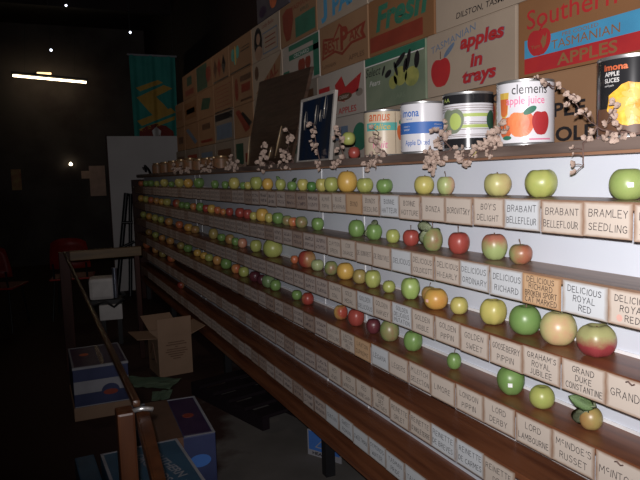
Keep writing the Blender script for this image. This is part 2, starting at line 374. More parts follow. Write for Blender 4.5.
def shape(parent, pts, m, name='print_patch', wrap=0, off=0.0008, rings=3):
    cx = sum(p[0] for p in pts) / len(pts); cz = sum(p[1] for p in pts) / len(pts)
    q = []
    for a, b in zip(pts, pts[1:] + pts[:1]):
        n = max(1, int(math.hypot(a[0]-b[0], a[1]-b[1]) / (0.012 if wrap else 0.2)))
        q += [(a[0] + (b[0]-a[0])*i/n, a[1] + (b[1]-a[1])*i/n) for i in range(n)]
    bm = bmesh.new(); c = bm.verts.new(place(cx, cz, off, wrap)); rr = []
    for k in range(1, rings+1):
        t = k / rings; rr.append([bm.verts.new(place(cx + (x-cx)*t, cz + (z-cz)*t, off, wrap)) for x, z in q])
    n = len(q)
    for i in range(n):
        bm.faces.new((c, rr[0][i], rr[0][(i+1) % n]))
        for a, b in zip(rr, rr[1:]): bm.faces.new((a[i], b[i], b[(i+1) % n], a[(i+1) % n]))
    return link(name, fin(bm, name, M[m]), parent)
def rect(parent, x0, x1, z0, z1, m, name='print_patch', wrap=0, off=0.0008):
    if wrap and abs(x1-x0) > 0.05:
        bm = bmesh.new(); n = max(2, int(abs(x1-x0)/0.01)); prev = None
        for i in range(n+1):
            x = x0 + (x1-x0)*i/n; a = bm.verts.new(place(x, z0, off, wrap)); b = bm.verts.new(place(x, z1, off, wrap))
            if prev: bm.faces.new((prev[0], a, b, prev[1]))
            prev = (a, b)
        return link(name, fin(bm, name, M[m], True), parent)
    return shape(parent, [(x0, z0), (x1, z0), (x1, z1), (x0, z1)], m, name, wrap, off)
def ell(cx, cz, rx, rz, n=20, rot=0.0):
    return [(cx + rx*math.cos(2*PI*i/n)*math.cos(rot) - rz*math.sin(2*PI*i/n)*math.sin(rot), cz + rx*math.cos(2*PI*i/n)*math.sin(rot) + rz*math.sin(2*PI*i/n)*math.cos(rot)) for i in range(n)]
def applepts(cx, cz, w_, h):
    P = []
    for i in range(28):
        a = PI/2 + 2*PI*i/28
        r = 1.0 - 0.24*math.exp(-((i if i < 14 else i-28)/1.6)**2) + 0.05*math.cos(2*a+PI)
        if abs(i-14) < 2: r -= 0.07
        wx = 1 + 0.1*math.sin(a)
        P.append((cx + w_/2*r*math.cos(a)*wx, cz + h/2*r*math.sin(a)))
    return P
def outline(parent, x0, x1, z0, z1, t, m, name='print_border', wrap=0):
    bm = bmesh.new()
    o = [(x0, z0), (x1, z0), (x1, z1), (x0, z1)]; i_ = [(x0+t, z0+t), (x1-t, z0+t), (x1-t, z1-t), (x0+t, z1-t)]
    O = [bm.verts.new(place(x, z, .0008, wrap)) for x, z in o]; I = [bm.verts.new(place(x, z, .0008, wrap)) for x, z in i_]
    for k in range(4): bm.faces.new((O[k], O[(k+1) % 4], I[(k+1) % 4], I[k]))
    return link(name, fin(bm, name, M[m]), parent)
STK = {
 'A': [[(0,0),(.32,1),(.64,0)],[(.12,.36),(.52,.36)]], 'B': [[(0,0),(0,1),(.4,.97),(.52,.78),(.4,.55),(0,.53)],[(.4,.54),(.58,.3),(.42,.02),(0,0)]],
 'C': [[(.58,.84),(.36,1),(.1,.85),(0,.5),(.1,.14),(.36,0),(.58,.14)]], 'D': [[(0,0),(0,1),(.34,.95),(.58,.68),(.58,.34),(.36,.05),(0,0)]],
 'E': [[(.5,1),(0,1),(0,0),(.52,0)],[(0,.52),(.42,.52)]], 'F': [[(.5,1),(0,1),(0,0)],[(0,.52),(.4,.52)]],
 'G': [[(.58,.84),(.36,1),(.1,.85),(0,.5),(.1,.14),(.36,0),(.6,.14),(.6,.45),(.36,.45)]], 'H': [[(0,0),(0,1)],[(.54,0),(.54,1)],[(0,.5),(.54,.5)]],
 'I': [[(.06,0),(.06,1)]], 'J': [[(.4,1),(.4,.2),(.24,0),(.04,.12)]], 'K': [[(0,0),(0,1)],[(.5,1),(0,.42)],[(.18,.6),(.54,0)]], 'L': [[(0,1),(0,0),(.48,0)]],
 'M': [[(0,0),(.06,1),(.38,.35),(.7,1),(.76,0)]], 'N': [[(0,0),(0,1),(.54,0),(.54,1)]], 'O': [[(.31,1),(.08,.84),(0,.5),(.08,.14),(.31,0),(.54,.14),(.62,.5),(.54,.84),(.31,1)]],
 'P': [[(0,0),(0,1),(.4,.97),(.54,.74),(.4,.5),(0,.47)]], 'Q': [[(.31,1),(.08,.84),(0,.5),(.08,.14),(.31,0),(.54,.14),(.62,.5),(.54,.84),(.31,1)],[(.4,.22),(.66,-.05)]],
 'R': [[(0,0),(0,1),(.4,.97),(.54,.75),(.4,.53),(0,.5)],[(.28,.51),(.58,0)]], 'S': [[(.52,.87),(.3,1),(.07,.88),(.07,.64),(.3,.52),(.5,.38),(.5,.13),(.28,0),(0,.12)]],
 'T': [[(0,1),(.6,1)],[(.3,1),(.3,0)]], 'U': [[(0,1),(0,.22),(.14,.02),(.4,.02),(.54,.22),(.54,1)]], 'V': [[(0,1),(.3,0),(.6,1)]], 'W': [[(0,1),(.18,0),(.4,.7),(.62,0),(.8,1)]],
 'X': [[(0,0),(.55,1)],[(0,1),(.55,0)]], 'Y': [[(0,1),(.29,.5),(.58,1)],[(.29,.5),(.29,0)]], 'Z': [[(0,1),(.54,1),(0,0),(.56,0)]],
 "'": [[(.06,1),(.02,.78)]], '.': [[(.03,.03),(.07,0)]], '-': [[(0,.48),(.3,.48)]], 'c': [[(.34,.92),(.2,1),(.04,.9),(.0,.74),(.08,.56),(.22,.5),(.36,.58)]]}
def handtext(parent, lines, cx, cz, wd, ht, m, gap, rd, off=0.0022, thick=0.0016):
    """pen-lettered capitals drawn as thin ink ribbons"""
    bm = bmesh.new(); n = len(lines); lh = ht / (n + gap*(n-1))
    for li, ln in enumerate(lines):
        adv = []; x = 0
        for ch in ln:
            if ch == ' ': adv.append(None); x += .5; continue
            g = STK[ch]; adv.append((x, g)); x += max(p[0] for q in g for p in q) + .26
        Wt = x - .26; sc = min(wd/Wt, lh*1.15); zc = cz + ht/2 - lh/2 - li*lh*(1+gap); tilt = rd.uniform(-.02, .02); xo = rd.uniform(-.003, .003)
        for a in adv:
            if a is None: continue
            jz = rd.uniform(-.05, .05); js = rd.uniform(.94, 1.06); sl = rd.uniform(-.02, .09)
            for q in a[1]:
                P = []
                for (px, pz) in q:
                    X_ = (a[0] + px*js + sl*pz - Wt/2)*sc + cx + xo; Z_ = (pz*js + jz - .5)*lh + zc + tilt*(X_-cx); P.append((X_, Z_))
                for (xa, za), (xb, zb) in zip(P, P[1:]):
                    dx, dz = xb-xa, zb-za; l = math.hypot(dx, dz) or 1; nx, nz_ = -dz/l*thick/2, dx/l*thick/2; ex_, ez_ = dx/l*thick*.35, dz/l*thick*.35
                    bm.faces.new([bm.verts.new((X_, -off, Z_)) for X_, Z_ in ((xa-ex_+nx, za-ez_+nz_), (xb+ex_+nx, zb+ez_+nz_), (xb+ex_-nx, zb+ez_-nz_), (xa-ex_-nx, za-ez_-nz_))])
    return link('lettering', fin(bm, 'lettering', M[m] if isinstance(m, str) else m), parent)
ONES = ['', 'first', 'second', 'third', 'fourth', 'fifth', 'sixth', 'seventh', 'eighth', 'ninth', 'tenth', 'eleventh', 'twelfth', 'thirteenth', 'fourteenth', 'fifteenth', 'sixteenth', 'seventeenth', 'eighteenth', 'nineteenth']
TENS = {2: ('twenty', 'twentieth'), 3: ('thirty', 'thirtieth'), 4: ('forty', 'fortieth'), 5: ('fifty', 'fiftieth'), 6: ('sixty', 'sixtieth')}
def ordinal(n):
    if n < 20: return ONES[n]
    return TENS[n//10][1] if n % 10 == 0 else TENS[n//10][0] + '-' + ONES[n % 10]
ROWN = {1: 'top shelf', 2: 'second shelf', 3: 'third shelf', 4: 'fourth shelf', 5: 'fifth shelf', 6: 'sixth shelf', 7: 'bottom board'}
random.seed(7)
# ------------------------------------------------------------------ the hall (setting)
def struct(name, me): o = link(name, me); o['kind'] = 'structure'; return o
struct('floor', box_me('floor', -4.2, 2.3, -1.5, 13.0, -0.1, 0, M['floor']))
struct('ceiling', box_me('ceiling', -4.2, 2.3, 0.2, 13.0, 4.3, 4.4, M['ceiling']))
struct('wall_back', box_me('wall_back', -4.2, 2.3, 12.7, 12.85, 0, 4.3, M['wall_grey']))
struct('wall_left', box_me('wall_left', -4.2, -4.05, -1.5, 12.7, 0, 4.3, M['wall']))
struct('wall_right', box_me('wall_right', 2.15, 2.3, -1.5, 12.7, 0, 4.3, M['wall']))
struct('trim_1', box_me('trim_1', -4.05, 2.15, 10.2, 10.34, 4.02, 4.3, M['ceiling']))
struct('trim_2', box_me('trim_2', -4.05, 2.15, 7.0, 7.14, 4.02, 4.3, M['ceiling']))

# ------------------------------------------------------------------ the display stand
Y0, Y1 = 0.15, 8.2
SH = {1: 1.4206, 2: 1.2346, 3: 1.0407, 4: 0.8518, 5: 0.6767, 6: 0.4672}
FX, BX = 1.15, 1.29            # front edge of the shelves, face of the back board
st = empty('apple_display_stand', (1.2, Y1, 0))
tag(st, 'long white-backed wooden display stand with seven apple shelves receding along the hall', 'display stand')
def sp(name, me): o = link(name, me); o.parent = st; o.location = (-1.2, -Y1, 0); return o
def L_(o, l): o['label'] = l; return o
sp('back_panel', box_me('back_panel', BX, BX + 0.02, Y0, Y1, 0.25, 1.525, M['panel']))
for r, z in SH.items():
    m_ = M['shelf_sheen'] if r < 3 else M['shelf']
    sp('shelf', box_me('shelf', FX, BX, Y0, Y1, z - 0.018, z, m_, 0.0015))
sp('shelf', box_me('shelf', FX, BX, Y0, Y1, 0.272, 0.298, M['shelf'], 0.002))
L_(sp('ledge', box_me('ledge', 1.20, 2.12, Y0, Y1, 1.532, 1.56, M['ledge'], 0.002)), 'weathered dark timber top ledge')
sp('batten', box_me('batten', 1.205, BX + 0.02, Y0, Y1, 1.525, 1.532, M['batten']))
for y in (0.6, 2.80, 4.6, 6.6, 8.16): sp('support_post', box_me('support_post', 1.235, 1.285, y - 0.025, y + 0.025, 0, 0.272, M['black']))
for y in (0.6, 2.62, 4.6, 6.6, 8.16): sp('support_post', box_me('support_post', 2.02, 2.10, y - 0.03, y + 0.03, 0, 1.532, M['post']))
sp('end_post', box_me('end_post', 1.14, 1.31, Y1, Y1 + 0.05, 0, 1.50, M['post'], 0.01))
for y in (2.842, 2.416, 5.30, 5.47, 1.0):
    if y == 1.0: continue
    sp('seam_strip', box_me('seam_strip', BX - 0.003, BX, y - 0.004, y + 0.004, 0.3, 1.525, M['strip']))
for r in (3, 4, 5): # light bead closing the shelf backs
    z = SH[r]
    L_(sp('shelf_bead', box_me('shelf_bead', BX - 0.006, BX, Y0, Y1, z, z + 0.008, M['strip'])), 'thin white bead behind the shelf')

# ------------------------------------------------------------------ name cards
PW = 0.13427
S0 = {1: 1.7573, 2: 1.9537, 3: 2.2243, 4: 2.1170, 5: 2.1173, 6: 2.4239}
CT = {
 1: {-6: (['ALMAR', 'PIPPIN'], 'm'), -5: (['BLUE', 'PEARMAIN'], 'm'), -4: (['BOND'], 't'), -3: (['BONDS', 'SEEDLING'], 'c'), -2: (['BONNE', 'HATTEUR'], 'w'), -1: (['BONNE', 'HOTTURE'], 'c'), 0: (['BONZA'], 'c'), 1: (['BOROVITSKY'], 'c'), 2: (["BOY'S", 'DELIGHT'], 'c'), 3: (['BRABANT', 'BELLEFLEUR'], 'w'), 4: (['BRABANT', 'BELLEFLOUR'], 'c'), 5: (['BRAMLEY', 'SEEDLING'], 'c'), 6: (['BRAMLEY', 'SEEDLING'], 'c')},
 2: {-4: (['CLAYTON', 'GREEN'], 'm'), -3: (['COX', 'ORANGE'], 'm'), -2: (['DE BONKREIT'], 'm'), -1: (['DE BOUTVILE'], 'm'), 0: (['DELICIOUS'], 'w'), 1: (['DELICIOUS', 'COLDICOTT'], 'c'), 2: (['DELICIOUS', 'HI-EARLY'], 'c'), 3: (['DELICIOUS', 'ORDINARY'], 'w'), 4: (['DELICIOUS', 'RICHARD'], 'w'), 5: (['DELICIOUS', 'RICHARD', 'BROKEN SPORT', 'CAT MARKED'], 't'), 6: (['DELICIOUS', 'ROYAL', 'RED'], 'w'), 7: (['DELICIOUS', 'ROYAL', 'RED'], 'c'), 8: (['DELICIOUS'], 'c')},
 3: {-2: (['GLOWING', 'COAL'], 'm'), -1: (['GOLD', 'MEDAL'], 'c'), 0: (['GOLDEN', 'DELICIOUS'], 'w'), 1: (['GOLDEN', 'HARVEY'], 'c'), 2: (['GOLDEN', 'DELICIOUS', 'MUTATION'], 'w'), 3: (['GOLDEN', 'NOBLE'], 'c'), 4: (['GOLDEN', 'PIPPIN'], 'c'), 5: (['GOLDEN', 'SWEET'], 'c'), 6: (['GOOSEBERRY', 'PIPPIN'], 'c'), 7: (["GRAHAM'S", 'ROYAL', 'JUBILEE'], 'c'), 8: (['GRAND', 'DUKE', 'CONSTANTINE'], 'c'), 9: (['GRANDMA'], 'c')},
 4: {-3: (['LAXTON', 'SEEDLING'], 'm'), -2: (['LAXTON', 'FORTUNE', 'RED'], 'm'), -1: (['LAXTON', 'SUPREME'], 't'), 0: (['LEGANA'], 'w'), 1: (['LEGERS'], 'c'), 2: (['M.LEITCH', 'SELECTION'], 'c'), 3: (['LIMORE'], 'c'), 4: (['LONDON', 'PIPPIN'], 'c'), 5: (['LORD', 'DERBY'], 'c'), 6: (['LORD', 'LAMBOURNE'], 'c'), 7: (["McINDOE'S", 'RUSSET'], 'c'), 8: (['McINTOSH'], 'c')},
 5: {-3: (['RED', 'JEWEL'], 'm'), -2: (['RED', 'WINDSOR'], 'c'), -1: (['RED', 'WINESAP'], 'c'), 0: (['REINE', 'DES', 'NATIVES'], 'c'), 1: (['REINETTE', 'ORLET'], 'c'), 2: (['REINETTE', "D'ANGLETERRE"], 'c'), 3: (['REINETTE', 'DE BREVES'], 'w'), 4: (['REINETTE', 'DE CARMES'], 'w'), 5: (['REINETTE', 'DE C'], 'c')},
 6: {-1: (['SUNTAN'], 'w'), 0: (['SWEET', 'ROMAN'], 'w'), 1: (['SWEETMAN'], 'w'), 2: (['SYMONDS', 'WINTER'], 'w'), 3: (['TASMAN', 'PRIDE'], 'w'), 4: (['TAUNTON'], 'w')},
}
CM = {'c': 'card_cream', 'w': 'card_white', 't': 'card_tan'}
CWD = {'c': 'cream', 'w': 'white', 't': 'browned tan', 'm': 'cream'}
def card_mesh(m, tilt):
    bm = bmesh.new(); n = 6; Wd = 0.1315; Hh = 0.078; th = 0.0016; g = {}
    for i in range(n+1):
        for j in range(4):
            x = -Wd/2 + Wd*i/n; z = -Hh*j/3
            y = -tilt * (j/3) ** 2 * Hh - 0.0012*math.cos(PI*i/n)*0
            g[i, j, 0] = bm.verts.new((x, y - th, z)); g[i, j, 1] = bm.verts.new((x, y, z))
    for i in range(n):
        for j in range(3):
            bm.faces.new((g[i, j, 0], g[i, j+1, 0], g[i+1, j+1, 0], g[i+1, j, 0])); bm.faces.new((g[i, j, 1], g[i+1, j, 1], g[i+1, j+1, 1], g[i, j+1, 1]))
    for i in range(n):
        bm.faces.new((g[i, 0, 0], g[i+1, 0, 0], g[i+1, 0, 1], g[i, 0, 1])); bm.faces.new((g[i, 3, 0], g[i, 3, 1], g[i+1, 3, 1], g[i+1, 3, 0]))
    for j in range(3):
        bm.faces.new((g[0, j, 0], g[0, j, 1], g[0, j+1, 1], g[0, j+1, 0])); bm.faces.new((g[n, j, 0], g[n, j+1, 0], g[n, j+1, 1], g[n, j, 1]))
    bmesh.ops.recalc_face_normals(bm, faces=bm.faces[:])
    return fin(bm, 'card', M[m])
CMESH = {k: [card_mesh(k, t) for t in (0.0, 0.03)] for k in ('card_cream', 'card_white', 'card_tan', 'card_far', 'card_far2')}
far_bm = bmesh.new()
total = 0
for r, z in SH.items():
    cut = 7.35
    i = int((S0[r] - 0.62) / PW); count = 0
    while True:
        yc = S0[r] - (i + 0.5) * PW
        if yc > 8.1: break
        info = CT[r].get(i)
        dz = random.uniform(-0.003, 0.001)
        if yc > cut:
            bm_box(far_bm, FX - 0.0035, FX - 0.001, yc - 0.065, yc + 0.065, z - 0.08 + dz, z - 0.002 + dz)
            i -= 1; continue
        seen = (r in (1, 2, 3, 4)) or (r == 5 and yc > 1.25) or (r == 6 and yc > 1.65)
        if not seen: i -= 1; continue
        count += 1; total += 1
        if info: mk = CM.get(info[1], 'card_cream')
        else: mk = 'card_far' if random.random() < 0.72 else 'card_far2'
        fwd_ = 0.0015 + (0.0018 if (i % 2) else 0) + (0.002 if mk == 'card_tan' else 0)
        me = CMESH[mk][0]
        o = link('name_card', me, None, (FX - fwd_, yc, z - 0.002 + dz), (0, R(random.uniform(-0.3, 0.3)), R(-90)))
        dup_txt = info and any(info[0] == CT[r].get(k, ([0],))[0] for k in (i - 1, i + 1))
        if info and info[1] != 'm' and not (r == 2 and i == 8) and not dup_txt:
            lab = '%s card lettered %s on the %s' % (CWD[info[1]], ' '.join(info[0]), ROWN[r])
        elif dup_txt:
            lab = '%s card lettered %s, the %s on the %s' % (CWD[info[1]], ' '.join(info[0]), 'cut-off one' if not CT[r].get(i + 1) or CT[r][i+1][0] != info[0] else 'whole one of two', ROWN[r])
        else:
            lab = '%s name card from the near end of the %s, %s lettering' % (ordinal(count), ROWN[r], 'faded' if yc < 5 else 'unreadable')
        tag(o, lab, 'name card', 'name cards along the edge of the ' + ROWN[r])
        if info:
            n = len(info[0])
            handtext(o, info[0], 0, -0.0395, 0.108, {1: 0.017, 2: 0.047, 3: 0.056, 4: 0.066}[n] , 'ink' if info[1] != 'm' else 'ink_faint', (0.5, 0.95, 0.5, 0.3)[n-1], random)
        if (r == 3 and i == 9) or (r == 4 and i == 8):
            c = link('string_tie', tube_me('string_tie', [(-0.012, -0.003, -0.008), (-0.004, -0.006, -0.004), (0.003, -0.003, -0.011), (0.012, -0.006, -0.006)], 0.0018, M['twig']), o)
            c['label'] = 'dark string tie at the card top'
        if r == 2 and i == 7:
            shape(o, ell(-0.035, -0.062, 0.008, 0.008, 14), 'sticker_pink', 'pink_spot', off=0.0021)
        i -= 1
far = link('name_card', fin(far_bm, 'far_cards', M['card_far2']))
tag(far, 'tiny unreadable name cards at the far end of all six shelves', 'name card', 'name cards at the far end', 'stuff')

# ------------------------------------------------------------------ apples
def apple_mesh(m, var):
    seg, rg = 32, 20
    prof = {0: (1.0, 0.0, 0.10), 1: (1.0, 0.14, 0.12), 2: (1.0, -0.06, 0.09), 3: (1.0, 0.07, 0.15)}[var]
    cone = prof[1]; dim = prof[2]; lobe = (0.012, 0.03, 0.012, 0.045)[var]
    bm = bmesh.new(); rings = []
    for k in range(rg + 1):
        t = PI * k / rg                     # 0 top .. pi bottom
        rr = math.sin(t) ** 0.86 * 0.5
        zz = 0.5 * math.cos(t)
        u = rr / 0.5
        if t < PI/2: zz -= dim * math.exp(-(u/0.33)**2) * 1.0
        else: zz += 0.07 * math.exp(-(u/0.28)**2)
        rr *= 1 + cone * (zz)               # wider shoulders
        if k in (0, rg): rings.append([bm.verts.new((0, 0, zz))]); continue
        row = []
        for i in range(seg):
            a = 2*PI*i/seg; f = 1 + lobe * math.cos(5*a) * (0.4 + 0.6*abs(math.cos(t)))
            zl = zz + lobe * 0.35 * math.cos(5*a) * math.cos(t) * math.sin(t)
            row.append(bm.verts.new((rr*f*math.cos(a), rr*f*math.sin(a), zl)))
        rings.append(row)
    for a, b in zip(rings, rings[1:]):
        for i in range(seg):
            j = (i+1) % seg
            if len(a) == 1: bm.faces.new((a[0], b[i], b[j]))
            elif len(b) == 1: bm.faces.new((a[i], b[0], a[j]))
            else: bm.faces.new((a[i], b[i], b[j], a[j]))
    zmin = min(v.co.z for v in bm.verts); zmax = max(v.co.z for v in bm.verts); w_ = max(v.co.x for v in bm.verts) * 2
    for v in bm.verts: v.co = Vector((v.co.x / w_, v.co.y / w_, (v.co.z - zmin) / (zmax - zmin)))
    bmesh.ops.recalc_face_normals(bm, faces=bm.faces[:])
    return fin(bm, 'apple', m, True)
_am = {}
def amesh(t, v):
    if (t, v) not in _am: _am[t, v] = apple_mesh(AP[t], v)
    return _am[t, v]
STEM_S = tube_me('stem', [(0, 0, 0.84), (0.02, 0, 0.95), (0.04, 0.01, 1.06)], [0.026, 0.02, 0.028], M['stem'])
STEM_L = tube_me('stem', [(0, 0, 0.84), (0.01, 0.01, 1.0), (0.03, 0.02, 1.16), (0.07, 0.03, 1.3)], [0.026, 0.02, 0.02, 0.032], M['stem'])
STEM_N = tube_me('stem', [(0, 0, 0.82), (0.01, 0, 0.9), (0.03, 0.01, 0.965)], [0.022, 0.018, 0.024], M['stem'])
def leaf_mesh(m, L=1.0, W_=0.5, curl=0.35, name='leaf'):
    bm = bmesh.new(); n = 10; rows = []
    for i in range(n+1):
        t = i/n; w_ = W_ * math.sin(PI * min(1, t*0.98+0.02)) ** 0.75 * (1 - 0.25*t) * 0.5
        x = L*t*math.cos(curl*t); z = -L*t*math.sin(curl*t)*0.8
        rows.append([bm.verts.new((x, s*w_, z + abs(s)*w_*0.35 + 0.02*math.sin(9*t+2*s))) for s in (-1, -0.5, 0, 0.5, 1)])
    for a, b in zip(rows, rows[1:]):
        for k in range(4): bm.faces.new((a[k], b[k], b[k+1], a[k+1]))
    bmesh.ops.solidify(bm, geom=bm.faces[:], thickness=0.012)
    return fin(bm, name, m, True)
LEAF_G = leaf_mesh(M['leaf'], 1.0, 0.62, 0.3); LEAF_D = leaf_mesh(M['leaf_dry'], 1.0, 0.62, 0.8)
# shelf row, x, y, diameter, height ratio, kind, extras (t short stem, T long stem, L leaf, s white sticker, k pink sticker)
APPLES=[(1,1.222,1.031,0.079,0.88,'BR','s'),(1,1.222,1.3,0.084,0.86,'YG',''),(1,1.222,1.471,0.079,0.82,'YB','t'),(1,1.222,1.724,0.058,1.0,'YGP','T'),
(1,1.222,1.851,0.068,0.9,'Y','t'),(1,1.222,2.119,0.064,0.82,'G','t'),(1,1.222,2.275,0.068,0.84,'YG',''),(1,1.222,2.435,0.087,1.0,'OY','t'),
(1,1.222,2.589,0.067,0.95,'YG',''),(1,1.222,2.697,0.055,1.05,'Y',''),(1,1.222,2.813,0.048,0.9,'DG',''),(1,1.222,2.924,0.057,1,'Y',''),
(1,1.222,3.063,0.051,0.9,'G','L'),(1,1.222,3.23,0.058,1,'YG','L'),(1,1.222,3.437,0.064,1,'OY',''),(1,1.222,3.631,0.074,1,'YG',''),
(1,1.222,3.795,0.045,1,'Y',''),(1,1.222,3.897,0.043,1,'G',''),(1,1.222,4.094,0.074,1,'Y',''),(1,1.222,4.309,0.05,1,'G',''),
(1,1.222,4.572,0.057,1,'G',''),(1,1.222,5.058,0.085,0.9,'G',''),(1,1.222,5.431,0.081,0.9,'OY',''),(1,1.222,5.792,0.085,0.9,'Y',''),
(1,1.222,6.152,0.058,0.9,'G',''),(1,1.222,6.502,0.084,0.9,'Y',''),(1,1.222,6.921,0.059,1,'YG',''),(1,1.222,7.293,0.074,0.9,'G',''),
(1,1.222,7.632,0.071,0.9,'G',''),(1,1.222,8.002,0.067,0.9,'O',''),(2,1.222,1.378,0.064,0.84,'RG2','T'),(2,1.222,1.485,0.075,1.0,'GP','t'),
(2,1.222,1.657,0.069,0.98,'R','T'),(2,1.2,1.772,0.066,1.15,'GR','TLL'),(2,1.222,1.939,0.06,0.95,'R','T'),(2,1.222,2.063,0.052,0.98,'YG',''),
(2,1.222,2.209,0.065,0.95,'G','LL'),(2,1.222,2.358,0.069,1.02,'G','t'),(2,1.222,2.757,0.061,0.98,'G','t'),(2,1.222,2.953,0.063,0.9,'GR',''),
(2,1.222,3.067,0.052,0.9,'O',''),(2,1.222,3.153,0.058,0.9,'GR',''),(2,1.222,3.288,0.065,0.95,'G',''),(2,1.222,3.434,0.048,1.1,'Y',''),
(2,1.222,3.555,0.076,1,'OY',''),(2,1.222,3.712,0.048,1,'Y',''),(2,1.222,3.83,0.06,1,'R',''),(2,1.222,3.988,0.066,0.95,'RO',''),
(2,1.222,4.229,0.054,1,'R',''),(2,1.222,4.391,0.044,1,'O',''),(2,1.222,4.537,0.053,1,'O',''),(2,1.222,4.706,0.063,1,'OY',''),
(2,1.222,4.872,0.056,1,'RO',''),(2,1.222,5.064,0.067,1,'G',''),(2,1.222,5.289,0.056,1,'O',''),(2,1.222,5.532,0.058,1,'G',''),
(2,1.222,5.734,0.055,1,'G',''),(2,1.222,5.971,0.073,1,'RO',''),(2,1.222,6.427,0.078,0.9,'Y',''),(2,1.222,6.721,0.063,1,'OY',''),
(2,1.222,7.01,0.066,1,'O',''),(2,1.222,7.356,0.069,1,'O',''),(2,1.222,7.699,0.072,1,'Y',''),(2,1.222,8.073,0.075,1,'OY',''),
(3,1.222,1.11,0.093,0.82,'RG',''),(3,1.222,1.237,0.093,0.9,'YP',''),(3,1.222,1.361,0.087,0.9,'G','t'),(3,1.222,1.495,0.08,0.92,'Y',''),
(3,1.222,1.66,0.057,0.94,'Y',''),(3,1.205,1.763,0.08,0.84,'OY','k'),(3,1.259,1.885,0.056,0.9,'RU','Tb'),(3,1.222,1.948,0.07,1.08,'YG2','t'),
(3,1.222,2.1,0.05,0.9,'YG','t'),(3,1.222,2.226,0.066,1.05,'YG','T'),(3,1.222,2.342,0.06,0.98,'RU',''),(3,1.222,2.473,0.076,0.94,'OY',''),
(3,1.222,2.621,0.062,1,'GR',''),(3,1.222,2.772,0.062,0.85,'PG',''),(3,1.222,2.9,0.089,0.92,'RO',''),(3,1.222,3.065,0.042,1,'O',''),
(3,1.222,3.389,0.112,0.9,'YG','t'),(3,1.222,3.69,0.072,1,'YG',''),(3,1.222,3.962,0.062,1,'PK',''),(3,1.222,4.118,0.053,1,'G',''),
(3,1.222,4.248,0.066,1,'RU',''),(3,1.222,4.463,0.061,0.9,'G',''),(3,1.222,4.684,0.072,1.1,'RU',''),(3,1.222,5.278,0.075,0.85,'RU',''),
(3,1.222,5.52,0.078,0.85,'OY',''),(3,1.222,5.889,0.072,0.95,'O',''),(3,1.222,6.38,0.077,0.95,'O',''),(3,1.222,6.808,0.07,1,'YG',''),
(3,1.222,7.164,0.073,1,'Y',''),(3,1.222,7.557,0.071,1,'OY',''),(3,1.222,7.954,0.074,1,'YG',''),(4,1.222,1.126,0.057,0.95,'RU','TLL'),
(4,1.222,1.293,0.067,0.88,'YG',''),(4,1.222,1.416,0.079,0.98,'G','s'),(4,1.222,1.69,0.047,1.1,'G','T'),(4,1.222,1.94,0.07,1,'G','t'),
(4,1.222,2.1,0.075,1.05,'GR','t'),(4,1.222,2.231,0.059,1,'M',''),(4,1.222,2.384,0.072,1,'R',''),(4,1.222,2.529,0.063,0.98,'YR',''),
(4,1.222,2.909,0.063,0.95,'RO','t'),(4,1.222,3.055,0.055,0.9,'G','t'),(4,1.222,3.369,0.064,0.95,'G',''),(4,1.222,3.487,0.079,0.9,'PGR',''),
(4,1.222,3.611,0.058,1,'M',''),(4,1.222,3.733,0.07,0.9,'M',''),(4,1.222,3.957,0.069,0.95,'YG',''),(4,1.222,4.135,0.065,0.95,'O',''),
(4,1.222,4.378,0.08,0.95,'G',''),(4,1.222,4.619,0.067,1,'O',''),(4,1.222,4.854,0.065,0.9,'YG',''),(4,1.222,5.012,0.063,0.9,'OY',''),
(4,1.222,5.231,0.065,0.9,'OY',''),(4,1.222,5.583,0.079,0.85,'G',''),(4,1.222,5.871,0.072,0.9,'RU',''),(4,1.222,6.358,0.077,0.9,'O',''),
(4,1.222,6.809,0.07,0.9,'O',''),(4,1.222,7.195,0.074,0.9,'YG',''),(4,1.222,7.623,0.078,0.9,'RU',''),(5,1.222,6.357,0.083,0.95,'O',''),
(5,1.222,6.805,0.082,1,'RU',''),(5,1.222,7.251,0.075,1,'O',''),(5,1.222,7.827,0.093,0.9,'O',''),(6,1.222,5.968,0.068,0.95,'RO','')]
SHELFN = ROWN
cnt = {}
